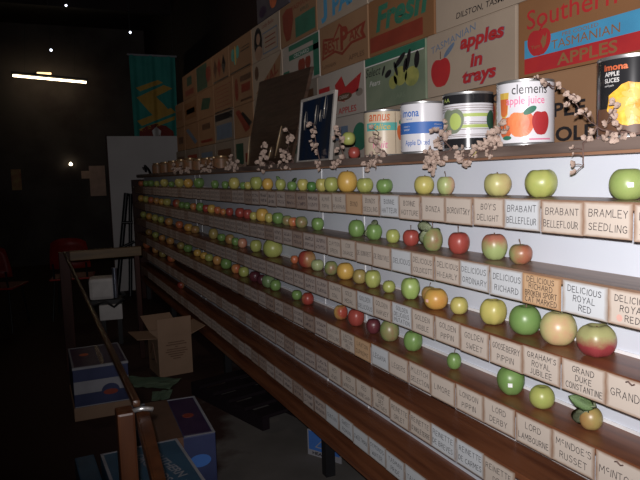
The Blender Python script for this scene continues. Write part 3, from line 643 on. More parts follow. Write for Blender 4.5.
for (r, x, y, d, hw, t, ex) in APPLES:
    cnt[r] = cnt.get(r, 0) + 1; k = cnt[r]
    z = SH.get(r, 0.298) if r != 6 else 0.4672
    var = {'RG': 3, 'YP': 2, 'GP': 1, 'RG2': 1, 'R': 1, 'RU': 2, 'OY': 2, 'DG': 0}.get(t, (k * 3 + r) % 4 if hw > 0.84 else 3)
    # the blushed side of the skin is turned as the photograph shows it
    ang = {'RG2': R(110), 'YP': R(55), 'GR': R(70), 'YR': R(100), 'R': R(30), 'RG': 0, 'YGP': R(150)}.get(t, random.uniform(0, 6.28))
    o = link('apple', amesh(t, var), None, (x, y, z), (R(random.uniform(-2, 2)), R(random.uniform(-2, 2)), ang), (d, d, d * hw))
    desc = AW[t] + ' apple'
    if 'T' in ex: link('stem', STEM_L, o); desc += ' with a long stem'
    elif 't' in ex: link('stem', STEM_S, o); desc += ' with a short stem'
    elif d > 0.05: link('stem', STEM_N, o)
    nl = ex.count('L')
    if nl:
        desc = AW[t].split(' ')[0] + ' apple with withered leaves' if nl > 1 else AW[t] + ' apple with a leaf'
        o_m = Matrix.LocRotScale(o.location, o.rotation_euler, o.scale)
        lv = Vector((-0.89, 0.45, 0)); tocam = (Vector((0, 0, 1.5)) - Vector((x, y, z))).normalized()
        spec_ = {(4, 1): [(lv*-0.006 + Vector((0, 0, 0.052)), lv*0.9 + Vector((0, 0, 0.5)), 0.066, LEAF_G), (lv*0.008 + Vector((0, 0, 0.052)), lv*0.8 + Vector((0, 0, -0.85)), 0.07, LEAF_D), (lv*0.004 + Vector((0, 0, 0.058)), lv*-0.6 + Vector((0, 0, 0.1)), 0.03, LEAF_D)],
                 (2, 4): [(Vector((0, 0, 0.074)), lv*0.9 + Vector((0, 0, 0.25)), 0.066, LEAF_D), (lv*0.016 + Vector((0, 0, 0.07)), lv*0.6 + Vector((0, 0, -0.9)), 0.066, LEAF_D), (Vector((0, 0, 0.07)), lv*-0.9 + Vector((0, 0, -0.3)), 0.045, LEAF_D)],
                 (2, 7): [(lv*0.012 + Vector((0, 0, 0.055)), lv*-0.7 + Vector((0, 0, 0.55)), 0.046, LEAF_D), (lv*0.02 + Vector((0, 0, 0.045)), lv*0.35 + Vector((0, 0, -0.9)), 0.05, LEAF_D)]}.get((r, k), [(Vector((0, 0, d*hw*0.9)), lv*(0.6 - 1.2*(k % 2)) + Vector((0, 0, 0.6)), 0.034, LEAF_G)])
        for (p_, dr, sz, lm) in spec_:
            ax = dr.normalized(); nz_ = (tocam - ax*tocam.dot(ax)).normalized(); ay = nz_.cross(ax)
            Wm = Matrix((ax*sz, ay*sz, nz_*sz)).transposed().to_4x4(); Wm.translation = Vector((x, y, z)) + p_ + tocam*0.012
            lf = link('leaf', lm, o); lf.matrix_basis = o_m.inverted() @ Wm
    if 's' in ex or 'k' in ex:
        # sticker on the side facing the viewer
        a0 = math.atan2(-y, -x) - ang + (0.15 if r == 1 else -0.05)
        if 'k' in ex: a0 += -0.75
        bm = bmesh.new(); rows = []
        for i in range(5):
            rw = []
            for j in range(4):
                aa = a0 + (i-2)*0.075; zz = 0.5 + (j-1.5)*0.05
                zc = (zz-0.5)*2; rad = 0.5*math.sqrt(max(0.02, 1-zc*zc))**0.86*(1.035)
                rw.append(bm.verts.new((rad*math.cos(aa), rad*math.sin(aa), zz)))
            rows.append(rw)
        for a, b in zip(rows, rows[1:]):
            for j in range(3): bm.faces.new((a[j], b[j], b[j+1], a[j+1]))
        s_ = link('sticker', fin(bm, 'sticker', M['sticker'] if 's' in ex else M['sticker_pink']), o)
        desc += ' and white sticker' if 's' in ex and 'with' in desc else ' with a white sticker' if 's' in ex else ' with a pink sticker'
    near = None
    for i, inf in CT.get(r, {}).items():
        if inf[1] != 'm' and abs(S0[r] - (i+0.5)*PW - (y - 0.03)) < PW*0.5 and not (r == 2 and i > 6) and not (r == 1 and i > 4): near = ' '.join(inf[0][:2])
    n_ = len([q for q in APPLES if q[0] == r])
    pos = ordinal(k) + ' from the near end' if k > 1 else 'nearest one'
    if r > 5: lab = desc + ' lying alone in the dark on the sixth shelf'
    else: lab = '%s, %s of the %s' % (desc, pos, SHELFN[r])
    if len(lab.replace('-', ' ').split()) > 15: lab = lab.replace(' with a short stem', ' with stem').replace(' with a long stem', ' with tall stem').replace(' and white sticker', ', stickered')
    if k > n_/2 and r < 5:
        lab = '%s, %s from the far end of the %s' % (desc, ordinal(n_ - k + 1), SHELFN[r]) if n_ > k else '%s at the very far end of the %s' % (desc, SHELFN[r])
    tag(o, lab, 'apple', 'apples on the ' + SHELFN[r])

for (x, y, d, t, ex) in ((1.232, 2.43, 0.058, 'YG', ''), (1.228, 2.375, 0.05, 'R', '')):
    o = link('apple', amesh(t, 0), None, (x, y, 1.56 if t == 'R' else 1.617), (0, 0, 1.0), (d, d, d*0.92)); link('stem', STEM_N, o)
    tag(o, AW[t] + ' apple among the dried blossoms on the top ledge', 'apple', 'apples on the top ledge')


# ------------------------------------------------------------------ cans on the ledge
CR = 0.0785
def can(y, label, body, h=0.178, x=1.285, turn=0.0):
    # label faces the viewer: local -y towards the camera
    ang = math.atan2(y, x)     # direction from camera to can in plan
    t = empty('food_can', (x, y, 1.56), ang - PI/2 + turn)
    tag(t, label, 'can', 'large food cans on the top ledge')
    pr = [(0, 0.003), (CR-0.004, 0.003), (CR-0.002, 0), (CR, 0.001), (CR, 0.005), (CR-0.0012, 0.007), (CR-0.0012, h-0.007), (CR, h-0.005), (CR, h-0.001), (CR-0.002, h), (CR-0.004, h-0.001), (CR-0.005, h-0.006), (0, h-0.006)]
    b = link('can_body', lathe('can_body', pr, M['steel'], 48, True, 35), t)
    bm = bmesh.new(); n = 64; pv = None; rr = CR - 0.0006
    vs1 = [bm.verts.new((rr*math.cos(2*PI*i/n), rr*math.sin(2*PI*i/n), 0.008)) for i in range(n)]; vs2 = [bm.verts.new((v.co.x, v.co.y, h-0.008)) for v in vs1]
    for i in range(n): bm.faces.new((vs1[i], vs1[(i+1) % n], vs2[(i+1) % n], vs2[i]))
    link('paper_label', fin(bm, 'paper_label', M[body], True), t)
    return t
WR = CR
# 1 cream can
t = can(2.225, 'cream apple can with orange lettering and a teal band, leftmost of the ledge cans', 'cream_can')
rect(t, -0.075, 0.055, 0.098, 0.128, 'teal', 'teal_band', WR)
text(t, 'annus', -0.018, 0.147, 0.085, 0.026, 'orange', 0.015, 0.2, WR)
text(t, 'Yalice', -0.012, 0.113, 0.075, 0.022, 'yellow', 0.01, 0.2, WR, off=0.0018)
text(t, 'fruit', -0.015, 0.045, 0.06, 0.028, 'pink', 0.01, 0.2, WR)
rect(t, 0.046, 0.048, 0.01, 0.168, 'brown', 'seam_line', WR)
shape(t, applepts(0.076, 0.09, 0.045, 0.062), 'orange', 'apple_picture', WR)
shape(t, ell(0.082, 0.135, 0.02, 0.009, 14, 0.6), 'green', 'leaf_picture', WR)
# 2 white and blue can
t = can(1.95, 'white can with a blue band lettered Apple Diced, second from left', 'white_can')
rect(t, -0.11, 0.14, 0.068, 0.108, 'blue', 'blue_band', WR, 0.0005)
text(t, 'imona', -0.046, 0.139, 0.068, 0.026, 'blue', 0.02, 0.0, WR)
text(t, 'brand', -0.048, 0.119, 0.022, 0.007, 'blue', 0, 0, WR)
text(t, 'Apple Diced', -0.022, 0.035, 0.09, 0.024, 'blue', 0.01, 0.0, WR)
text(t, ['100 percent', 'natural', 'no sugar'], 0.058, 0.088, 0.034, 0.026, 'white', 0.0, 0.0, WR, off=0.0014)
text(t, ['packed in', 'water'], -0.06, 0.088, 0.028, 0.018, 'white', 0.0, 0.0, WR, off=0.0014)
rect(t, 0.045, 0.07, 0.038, 0.041, 'blue', 'blue_dash', WR)
# 3 black and white striped can
t = can(1.69, 'black-topped can with white and lime stripes and a green apple picture', 'white_can')
rect(t, -0.12, 0.12, 0.142, 0.170, 'blackgloss', 'black_band', WR, 0.0006)
rect(t, -0.12, 0.12, 0.008, 0.036, 'blackgloss', 'black_band', WR, 0.0006)
for z_ in (0.134, 0.127, 0.119, 0.084, 0.079, 0.062, 0.046, 0.041): rect(t, -0.12, 0.12, z_, z_+0.0015, 'brown', 'stripe_line', WR, 0.0007)
rect(t, -0.02, 0.075, 0.101, 0.111, 'lime', 'lime_stripe', WR, 0.0009)
rect(t, -0.02, 0.075, 0.067, 0.077, 'lime', 'lime_stripe', WR, 0.0009)
shape(t, applepts(-0.052, 0.09, 0.084, 0.082), 'palegreen', 'apple_picture', WR, 0.0012)
shape(t, ell(-0.04, 0.088, 0.02, 0.026, 16), 'lime', 'apple_core_picture', WR, 0.0016)
shape(t, ell(0.083, 0.09, 0.022, 0.03, 16), 'darkgreen', 'pear_picture', WR, 0.0012)
text(t, 'AA', -0.075, 0.155, 0.03, 0.012, 'lime', 0.0, 0.0, WR, 0.0014)
# 4 clements apple juice
t = can(1.43, 'white apple juice can with orange and red fruit pictures and pink lettering', 'white_can')
text(t, 'clemens', 0.012, 0.151, 0.096, 0.026, 'blackp', 0.0, 0.0, WR)
text(t, 'apple juice', 0.0, 0.118, 0.105, 0.028, 'pink', 0.012, 0.0, WR)
shape(t, [(-0.078, 0.145), (-0.045, 0.145), (-0.049, 0.085), (-0.058, 0.075), (-0.058, 0.06), (-0.066, 0.06), (-0.066, 0.075), (-0.074, 0.085)], 'yellow', 'glass_picture', WR, 0.0008)
shape(t, [(-0.076, 0.128), (-0.047, 0.128), (-0.05, 0.088), (-0.058, 0.08), (-0.066, 0.08), (-0.073, 0.088)], 'orange', 'juice_picture', WR, 0.0011)
shape(t, applepts(-0.056, 0.052, 0.05, 0.06), 'orange', 'apple_picture', WR, 0.0012)
shape(t, applepts(-0.012, 0.058, 0.074, 0.072), 'peach', 'apple_picture', WR, 0.0016)
shape(t, applepts(0.042, 0.06, 0.052, 0.068), 'red', 'apple_picture', WR, 0.002)
shape(t, ell(0.012, 0.093, 0.019, 0.009, 14, 0.5), 'green', 'leaf_picture', WR, 0.0024)
shape(t, ell(-0.05, 0.022, 0.014, 0.006, 12), 'green', 'leaf_picture', WR, 0.0024)
rect(t, 0.01, 0.075, 0.014, 0.018, 'pink', 'small_print', WR)
# 5 black can with apple slices
t = can(1.088, 'black can with orange brand name over a golden heap of apple slices', 'blackgloss', 0.186, 1.30)
text(t, 'imona', -0.038, 0.160, 0.056, 0.014, 'orange', 0.03, 0.0, WR)
text(t, ['APPLE', 'SLICES'], -0.046, 0.138, 0.036, 0.024, 'white', 0.02, 0.0, WR)
text(t, 'solid pack', -0.052, 0.119, 0.024, 0.006, 'white', 0.0, 0.0, WR)
rect(t, -0.09, 0.13, 0.010, 0.068, 'brown', 'brown_lower_band', WR, 0.0005)
shape(t, [(0.004 + 0.060*math.cos(a*PI/14)*(1+0.05*math.cos(a*2.1)), 0.075 + 0.048*math.sin(a*PI/14)*(1+0.06*math.sin(a*1.7))) for a in range(28)], 'goldfood', 'apple_slices_picture', WR, 0.001)
for q in range(9):
    a = q*0.7; shape(t, ell(0.004+0.028*math.cos(a), 0.077+0.022*math.sin(a), 0.014, 0.006, 10, a+0.6), 'yellow', 'slice_picture', WR, 0.0016)

# ------------------------------------------------------------------ apple cartons on the ledge
CXF = 1.50
def carton(ya, yb, z0, body, label, h=None, dep=0.40, x0=CXF, name='apple_carton', group='apple cartons stacked on the ledge'):
    """ya = far end, yb = near end; returns root with local x to the right, origin at the lower left corner of the face"""
    W_ = ya - yb - 0.006
    if h is None: h = 0.228 if z0 == 1.56 else 0.248 if z0 == 2.038 else 0.241
    t = empty(name, (x0, ya - 0.003, z0), -PI/2)
    tag(t, label, 'carton', group)
    bm = bmesh.new(); bm_box(bm, 0, W_, 0, dep, 0, h, 0.003)
    link('carton_body', fin(bm, 'carton_body', M[body]), t)
    link('lid_flap', box_me('lid_flap', 0.002, W_-0.002, 0.004, dep-0.004, h, h+0.003, M[body]), t)
    return t, W_, h
def TX(t, W_, h, s, u, v, w_, hh, m, **k): return text(t, s, u*W_, v*h, w_*W_, hh*h, m, **k)
def RC(t, W_, h, u0, u1, v0, v1, m, nm='print_patch', off=0.0008): return rect(t, u0*W_, u1*W_, v0*h, v1*h, m, nm, 0, off)
def APL(t, W_, h, u, v, w_, hh, m, off=0.001): return shape(t, applepts(u*W_, v*h, w_*W_, hh*h), m, 'apple_emblem', 0, off)

Z4, Z3, Z2, Z1 = 1.56, 1.793, 2.038, 2.290
# --- lowest row
c = carton(1.99, 1.365, Z4, 'cartons_tan', 'tan carton with heavy black capitals behind the apple juice can'); TX(*c, 'ORCHARD', .5, .8, .8, .14, 'blackp', bold=0.02); TX(*c, 'APPLE', .73, .50, .5, .19, 'blackp', bold=0.03); TX(*c, 'WHOLE', .73, .17, .5, .2, 'blackp', bold=0.03); APL(*c, .2, .55, .16, .5, 'redbrown')
c = carton(1.36, 0.79, Z4, 'cartons_tan', 'tan carton behind the black can, dark printed band'); RC(*c, .05, .95, .3, .6, 'brown'); 
c = carton(2.60, 1.995, Z4, 'cartons_cream', 'plain cream carton behind the white and blue can'); APL(*c, .55, .75, .14, .3, 'redbrown'); RC(*c, .02, .98, .02, .06, 'brown')
c = carton(3.20, 2.605, Z4, 'cartons_white', 'off-white carton with green shapes beside the cream can'); shape(c[0], ell(.62*c[1], .52*c[2], .13*c[1], .3*c[2]), 'green', 'green_pear_emblem'); RC(*c, .8, .99, .05, .7, 'darkgreen'); RC(*c, .05, .4, .5, .8, 'slate')
c = carton(3.80, 3.205, Z4, 'cartons_grey', 'grey carton behind the framed picture'); RC(*c, .1, .9, .3, .7, 'darkgreen')
c = carton(4.40, 3.805, Z4, 'cartons_grey', 'grey carton behind the wrapped dark board'); RC(*c, .1, .9, .3, .7, 'slate')
c = carton(4.97, 4.405, Z4, 'cartons_cream', 'cream carton with a dark green panel beside the wrapped board'); RC(*c, .08, .42, .15, .85, 'darkgreen'); RC(*c, .5, .9, .2, .5, 'redbrown')
for k, (a, b) in enumerate(((5.55, 4.975), (6.14, 5.555), (6.72, 6.145), (7.2, 6.725))):
    c = carton(a, b, Z4, 'cartons_grey', ('dim grey carton on the ledge behind the jars, %s from the far end' % ordinal(4-k))); RC(*c, .15, .85, .25, .75, ('brown', 'slate', 'redbrown', 'brown')[k])
# --- third row
c = carton(1.706, 0.93, Z3, 'cartons_kraft', 'kraft carton lettered TASMANIAN APPLES on blue and red bands')
t_, W_, h_ = c
# face edge at y=1.706; picture proportions
RC(*c, .04, .99, .24, .48, 'skyblue', 'blue_band'); RC(*c, .04, .99, .035, .24, 'red', 'red_band')
TX(*c, 'Southern Isle', .385, .735, .66, .25, 'red', bold=0.005)
TX(*c, 'PRE COOLED', .34, .435, .20, .045, 'cartons_kraft'); TX(*c, 'TASMANIAN', .36, .335, .33, .11, 'cartons_kraft', bold=0.0, off=0.0014); TX(*c, 'APPLES', .37, .135, .36, .145, 'cartons_kraft', bold=0.02, off=0.0014)
APL(*c, .125, .42, .14, .36, 'red', 0.0016); shape(t_, ell(.145*W_, .62*h_, .025*W_, .02*h_, 10, .8), 'red', 'leaf_emblem', 0, .0016); shape(t_, [(.135*W_, .42*h_), (.15*W_, .5*h_), (.16*W_, .46*h_), (.172*W_, .52*h_), (.165*W_, .37*h_), (.15*W_, .32*h_)], 'cartons_kraft', 'figure_emblem', 0, .002); TX(*c, 'Yum', .105, .37, .05, .05, 'cartons_kraft', off=.002)
c = carton(2.240, 1.712, Z3, 'cartons_cream', 'cream carton with a red apple, lettered TASMANIAN apples in trays')
t_, W_, h_ = c
TX(*c, 'TASMANIAN', .33, .83, .54, .11, 'slate', bold=0.0, slope=0.14)
APL(*c, .18, .37, .26, .48, 'red'); rect(t_, .175*W_, .185*W_, .58*h_, .70*h_, 'brown', 'stem_emblem'); shape(t_, ell(.29*W_, .68*h_, .08*W_, .045*h_, 14, .55), 'slate', 'leaf_emblem')
TX(*c, 'apples', .66, .70, .48, .28, 'slate', bold=0.055, shear=0.15, off=.0008); TX(*c, 'apples', .66, .70, .47, .27, 'red', bold=0.04, shear=0.15, off=.0014)
TX(*c, 'in', .605, .42, .15, .2, 'slate', bold=0.055, shear=0.15, off=.0008); TX(*c, 'in', .605, .42, .145, .195, 'red', bold=0.04, shear=0.15, off=.0014)
TX(*c, 'trays', .63, .16, .41, .25, 'slate', bold=0.055, shear=0.15, off=.0008); TX(*c, 'trays', .63, .16, .40, .24, 'red', bold=0.04, shear=0.15, off=.0014)
c = carton(2.765, 2.246, Z3, 'cartons_green', 'grey-green carton with yellow pears under dark leaves')
t_, W_, h_ = c
RC(*c, 0, 1, .86, 1, 'green'); RC(*c, .0, .98, .835, .855, 'white', 'white_line')
for u, v, a, b in ((.62, .5, .11, .17), (.8, .44, .11, .17), (.5, .42, .07, .12)): shape(t_, ell(u*W_, v*h_, a*W_, b*h_, 18), 'pear', 'pear_picture', 0, .001)
for u, v, a, b, ro in ((.62, .78, .1, .1, .5), (.75, .74, .09, .11, 1.2), (.88, .7, .07, .14, 1.4), (.42, .6, .06, .1, .3), (.55, .65, .07, .08, 2), (.7, .66, .06, .1, 1.2), (.34, .68, .05, .06, 1)): shape(t_, ell(u*W_, v*h_, a*W_, b*h_*.6, 12, ro), 'blackp', 'leaf_picture', 0, .0014)
TX(*c, 'Select', .15, .72, .28, .16, 'blackp', shear=0.3); TX(*c, 'Pears', .18, .5, .2, .1, 'white', shear=0.3); TX(*c, 'PACKED PEARS', .4, .16, .6, .09, 'palegreen', bold=.01, off=.0012)
c = carton(3.32, 2.771, Z3, 'cartons_white', 'off-white carton with a red ribbon emblem, lettered APPLES in red')
t_, W_, h_ = c
RC(*c, .02, .28, .55, .72, 'red', 'ribbon_emblem'); shape(t_, [(.4*W_, .7*h_), (.55*W_, .85*h_), (.62*W_, .6*h_), (.95*W_, .8*h_), (.88*W_, .45*h_), (.68*W_, .4*h_), (.6*W_, .3*h_), (.45*W_, .35*h_)], 'red', 'ribbon_emblem'); shape(t_, ell(.6*W_, .4*h_, .16*W_, .08*h_, 14), 'brown', 'crest_emblem', 0, .0014); TX(*c, 'DERBY', .6, .4, .22, .07, 'cartons_white', off=.002, bold=.01)
TX(*c, '& APPLES', .6, .12, .68, .13, 'red', bold=.01); shape(t_, ell(.9*W_, .42*h_, .07*W_, .08*h_, 14), 'cartons_grey', 'round_emblem')
c = carton(3.86, 3.326, Z3, 'cartons_grey', 'grey carton behind the top of the framed picture'); RC(*c, .1, .9, .4, .8, 'brown')
c = carton(4.46, 3.866, Z3, 'cartons_cream', 'cream carton half hidden by the wrapped dark board'); RC(*c, .1, .6, .5, .8, 'redbrown')
c = carton(4.95, 4.466, Z3, 'cartons_tan', 'tan carton with a slanting dark figure beside the wrapped board'); shape(c[0], [(.1*c[1], .85*c[2]), (.3*c[1], .9*c[2]), (.85*c[1], .25*c[2]), (.6*c[1], .15*c[2])], 'redbrown'); shape(c[0], [(.4*c[1], .75*c[2]), (.5*c[1], .8*c[2]), (.95*c[1], .4*c[2]), (.8*c[1], .3*c[2])], 'blackp')
c = carton(5.53, 4.956, Z3, 'cartons_grey', 'dark-windowed carton in the third carton row from the top'); RC(*c, .05, .95, .75, .97, 'blackp'); RC(*c, .1, .9, .1, .6, 'slate')
c = carton(6.12, 5.536, Z3, 'cartons_tan', 'tan carton with a small brown block above a reddish strip'); RC(*c, .25, .75, .6, .82, 'brown'); RC(*c, .15, .85, .12, .22, 'redbrown')
c = carton(6.72, 6.126, Z3, 'cartons_tan', 'tan carton with a dark slanting stripe at the far end'); shape(c[0], [(.1*c[1], .8*c[2]), (.3*c[1], .85*c[2]), (.9*c[1], .25*c[2]), (.75*c[1], .15*c[2])], 'slate')
c = carton(7.12, 6.726, Z3, 'cartons_tan', 'farthest tan carton of its row, half width'); RC(*c, .2, .8, .3, .6, 'brown')
# --- second row
c = carton(2.175, 1.50, Z2, 'cartons_cream', 'cream carton with a red apple badge lettered DILSTON TASMANIA'); 
t_, W_, h_ = c
APL(*c, .46, .54, .30, .58, 'blackp', .0008); APL(*c, .46, .54, .25, .50, 'red', .0014); shape(t_, [(.18*W_, .42*h_), (.4*W_, .5*h_), (.36*W_, .72*h_), (.22*W_, .62*h_)], 'blackp', 'leaf_emblem', 0, .001); shape(t_, [(.21*W_, .45*h_), (.36*W_, .52*h_), (.34*W_, .67*h_), (.24*W_, .59*h_)], 'cartons_cream', 'leaf_emblem', 0, .0014)
TX(*c, 'DILSTON, TASMANIA', .46, .13, .52, .10, 'blackp', bold=.005, shear=.15)
c = carton(2.72, 2.180, Z2, 'cartons_kraft', 'orange-brown carton with large green lettering reading Fresh')
RC(*c, .02, .85, .06, .34, 'redbrown', 'red_band'); TX(*c, 'Fresh', .52, .62, .78, .46, 'green', bold=.04, shear=.2)
c = carton(3.28, 2.725, Z2, 'cartons_tan', 'tan carton lettered BEST PAK in red with a dark outline')
t_, W_, h_ = c
shape(t_, [(.05*W_, .3*h_), (.08*W_, .75*h_), (.32*W_, .68*h_), (.45*W_, .92*h_), (.62*W_, .66*h_), (.97*W_, .72*h_), (.92*W_, .55*h_), (.97*W_, .4*h_), (.7*W_, .4*h_), (.5*W_, .25*h_), (.35*W_, .36*h_)], 'redbrown', 'crest_emblem'); shape(t_, [(.09*W_, .35*h_), (.11*W_, .68*h_), (.33*W_, .63*h_), (.46*W_, .85*h_), (.6*W_, .61*h_), (.9*W_, .66*h_), (.86*W_, .55*h_), (.9*W_, .45*h_), (.68*W_, .45*h_), (.5*W_, .31*h_), (.35*W_, .41*h_)], 'cartons_tan', 'crest_emblem', 0, .0012)
TX(*c, 'BEST', .28, .52, .34, .24, 'redbrown', bold=.03, off=.0018); TX(*c, 'P', .55, .58, .16, .46, 'redbrown', bold=.04, off=.0018); TX(*c, 'AK', .76, .56, .22, .2, 'redbrown', bold=.03, off=.0018); TX(*c, 'TASMANIAN', .2, .14, .32, .08, 'brown'); TX(*c, 'APPLES', .78, .14, .3, .1, 'brown')
c = carton(3.85, 3.286, Z2, 'cartons_white', 'off-white carton with a green border and red apple sketch')
t_, W_, h_ = c
RC(*c, .2, 1, .85, .97, 'green'); RC(*c, .86, 1, .05, .85, 'green'); RC(*c, .2, 1, .62, .75, 'green'); TX(*c, 'ORCHARD', .55, .685, .6, .09, 'white', off=.0014); RC(*c, .02, .2, .02, .4, 'green'); APL(*c, .55, .38, .2, .4, 'redbrown'); APL(*c, .72, .42, .15, .3, 'redbrown')
c = carton(4.45, 3.856, Z2, 'cartons_cream', 'cream carton with slanting red capitals ending RIAL')
shape(c[0], [(.1*c[1], .15*c[2]), (.9*c[1], .15*c[2]), (.98*c[1], .95*c[2])], 'cartons_tan', off=.0006); TX(*c, 'RIAL', .62, .45, .6, .3, 'redbrown', bold=.02, slope=.35); shape(c[0], ell(.16*c[1], .7*c[2], .07*c[1], .2*c[2]), 'brown', 'figure_emblem')
c = carton(4.94, 4.456, Z2, 'cartons_tan', 'tan carton with a pale oval and dark text blocks'); RC(*c, .4, .95, .68, .85, 'brown'); RC(*c, .45, .9, .35, .6, 'redbrown'); RC(*c, .4, .95, .1, .16, 'brown'); shape(c[0], ell(.2*c[1], .5*c[2], .09*c[1], .35*c[2]), 'redbrown', 'oval_emblem')
c = carton(5.52, 4.946, Z2, 'cartons_tan', 'tan carton with a ruled panel of faint lines'); outline(c[0], .08*c[1], .92*c[1], .18*c[2], .85*c[2], .006, 'redbrown'); 
for v in (.32, .45, .58, .7): RC(*c, .18, .82, v, v+.02, 'redbrown')
RC(*c, .02, .98, .02, .06, 'blackp')
c = carton(6.11, 5.526, Z2, 'cartons_tan', 'tan carton with a green lozenge'); shape(c[0], [(.2*c[1], .35*c[2]), (.7*c[1], .3*c[2]), (.85*c[1], .65*c[2]), (.35*c[1], .75*c[2])], 'darkgreen', 'lozenge_emblem')
c = carton(6.71, 6.116, Z2, 'cartons_tan', 'tan carton with a wide faded red print, below the faded red-green one'); RC(*c, .08, .92, .2, .85, 'cartons_kraft'); RC(*c, .2, .8, .4, .6, 'redbrown')
c = carton(7.12, 6.72, Z2, 'cartons_tan', 'farthest carton of its row, tan, stepping out past the column'); RC(*c, .2, .8, .3, .7, 'cartons_kraft')
# --- top row
c = carton(1.495, 0.87, Z2, 'cartons_white', 'off-white carton at the near end above the TASMANIAN APPLES one'); RC(*c, .1, .9, .3, .7, 'red')
c = carton(2.72, 2.10, Z1, 'cartons_cream', 'cream carton at the picture top above the Fresh one'); RC(*c, .1, .9, .3, .7, 'green')
c = carton(3.30, 2.725, Z1, 'cartons_cream', 'cream carton with blue lettering reading J PAK')
TX(*c, 'J', .16, .40, .2, .66, 'skyblue', bold=.04); TX(*c, 'PAK', .62, .36, .56, .40, 'skyblue', bold=.05, slope=.08)
c = carton(3.87, 3.306, Z1, 'cartons_tan', 'tan carton with a rust red pear shape and a green block')
shape(c[0], [(x_*c[1], z_*c[2]) for x_, z_ in ((.08, .8), (.2, .9), (.38, .85), (.4, .55), (.3, .12), (.18, .1), (.1, .4))], 'redbrown', 'pear_emblem'); RC(*c, .45, .97, .08, .55, 'green', 'green_block'); TX(*c, 'TASMANIA', .62, .82, .6, .12, 'redbrown'); TX(*c, 'APPLES', .7, .66, .3, .08, 'darkgreen')
c = carton(4.44, 3.876, Z1, 'cartons_cream', 'cream carton with a long-haired figure beside a ruled rounded panel')
t_, W_, h_ = c
shape(t_, ell(.25*W_, .5*h_, .15*W_, .42*h_), 'blackp', 'hair_emblem'); shape(t_, ell(.26*W_, .6*h_, .07*W_, .16*h_), 'skin', 'figure_emblem', 0, .0014); shape(t_, ell(.26*W_, .2*h_, .14*W_, .2*h_), 'skin', 'figure_emblem', 0, .0014); TX(*c, 'Lady Belle', .62, .85, .5, .14, 'redbrown'); outline(t_, .42*W_, .93*W_, .1*h_, .68*h_, .008, 'slate')
for v in (.25, .38, .5): RC(*c, .5, .86, v, v+.03, 'redbrown')
c = carton(5.02, 4.446, Z1, 'cartons_tan', 'tan carton with blue-green bird shapes and two ruled lines')
t_, W_, h_ = c
for u, v, a in ((.2, .6, 1.2), (.3, .45, 1.8), (.42, .62, 1.4)): shape(t_, ell(u*W_, v*h_, .2*h_, .07*W_, 14, a), 'teal', 'bird_emblem', 0, .001)
shape(t_, ell(.32*W_, .55*h_, .04*W_, .3*h_), 'yellow', 'bird_emblem', 0, .0014); RC(*c, .55, .92, .55, .58, 'blackp'); RC(*c, .55, .92, .65, .67, 'blackp'); RC(*c, .05, .95, .03, .07, 'blackp')
c = carton(5.53, 5.026, Z1, 'cartons_tan', 'tan carton with three dark and red diamonds in a row')
for u, m_ in ((.2, 'brown'), (.45, 'redbrown'), (.72, 'blackp')): shape(c[0], [(u*c[1], .15*c[2]), ((u+.12)*c[1], .5*c[2]), (u*c[1], .85*c[2]), ((u-.12)*c[1], .5*c[2])], m_, 'diamond_emblem')
RC(*c, .05, .95, .03, .08, 'blackp')
c = carton(6.11, 5.536, Z1, 'cartons_tan', 'carton with a dark green face and a rust red apple'); RC(*c, .03, .7, .05, .95, 'darkgreen'); APL(*c, .78, .5, .3, .6, 'redbrown')
c = carton(6.71, 6.116, Z1, 'cartons_tan', 'faded carton with small green and red prints, far end of the top row'); RC(*c, .35, .7, .5, .85, 'darkgreen'); RC(*c, .2, .8, .12, .35, 'redbrown')
# dark open tray above
c = carton(4.30, 3.70, 2.536, 'cartons_dark', 'dark grey tray carton with a red apple print on top of the stack', 0.16, name='tray_carton')
APL(*c, .55, .55, .24, .7, 'orange'); shape(c[0], ell(.2*c[1], .35*c[2], .12*c[1], .22*c[2]), 'purple', 'plum_emblem')
c = carton(3.69, 3.10, 2.536, 'cartons_tan', 'tan carton with green lettering topping the stack', 0.2); TX(*c, 'HUON', .4, .3, .5, .4, 'green', bold=.02)

# wrapped dark board and framed picture standing on the ledge
t = empty('wrapped_board', (1.40, 3.96, 1.56), -PI/2)
tag(t, 'dark plastic-wrapped slatted board leaning on the cartons', 'board')
bm = bmesh.new()
pts = [(-0.42, 0.0), (0.42, 0.0), (0.66, 0.53), (-0.22, 0.57)]
def slab(bm, pts, th, lean=0.1):
    f = [bm.verts.new((x, lean*z, z)) for x, z in pts]; b = [bm.verts.new((x, lean*z + th, z)) for x, z in pts]
    bm.faces.new(f); bm.faces.new(b[::-1]); n = len(pts)
    for i in range(n): bm.faces.new((f[i], b[i], b[(i+1) % n], f[(i+1) % n]))
    bmesh.ops.recalc_face_normals(bm, faces=bm.faces[:])
slab(bm, pts, 0.02); link('board_sheet', fin(bm, 'board_sheet', M['wrap']), t)
for k, (xa, za, xb, zb) in enumerate(((-0.37, 0.02, -0.36, 0.22), (-0.40, 0.13, -0.44, 0.27), (0.18, 0.06, 0.26, 0.24), (0.05, 0.03, 0.10, 0.12))):
    if k == 1: continue
    bm = bmesh.new(); bm_tube(bm, [(xa, 0.1*za - 0.004, za), ((xa+xb)/2 + .004, 0.1*(za+zb)/2 - 0.006, (za+zb)/2), (xb, 0.1*zb - 0.004, zb)], [0.004, 0.006, 0.002]); link('crease_glint', fin(bm, 'crease_glint', mat('crease_glint_tint', (0.5, 0.36, 0.22), 0.12, spec=0.9), True), t)  # raised streaks with the plastic's golden glints put into their colour
t = empty('framed_picture', (1.36, 3.12, 1.56), -PI/2)
tag(t, 'framed dark blue picture under shiny plastic, off-white frame', 'picture')
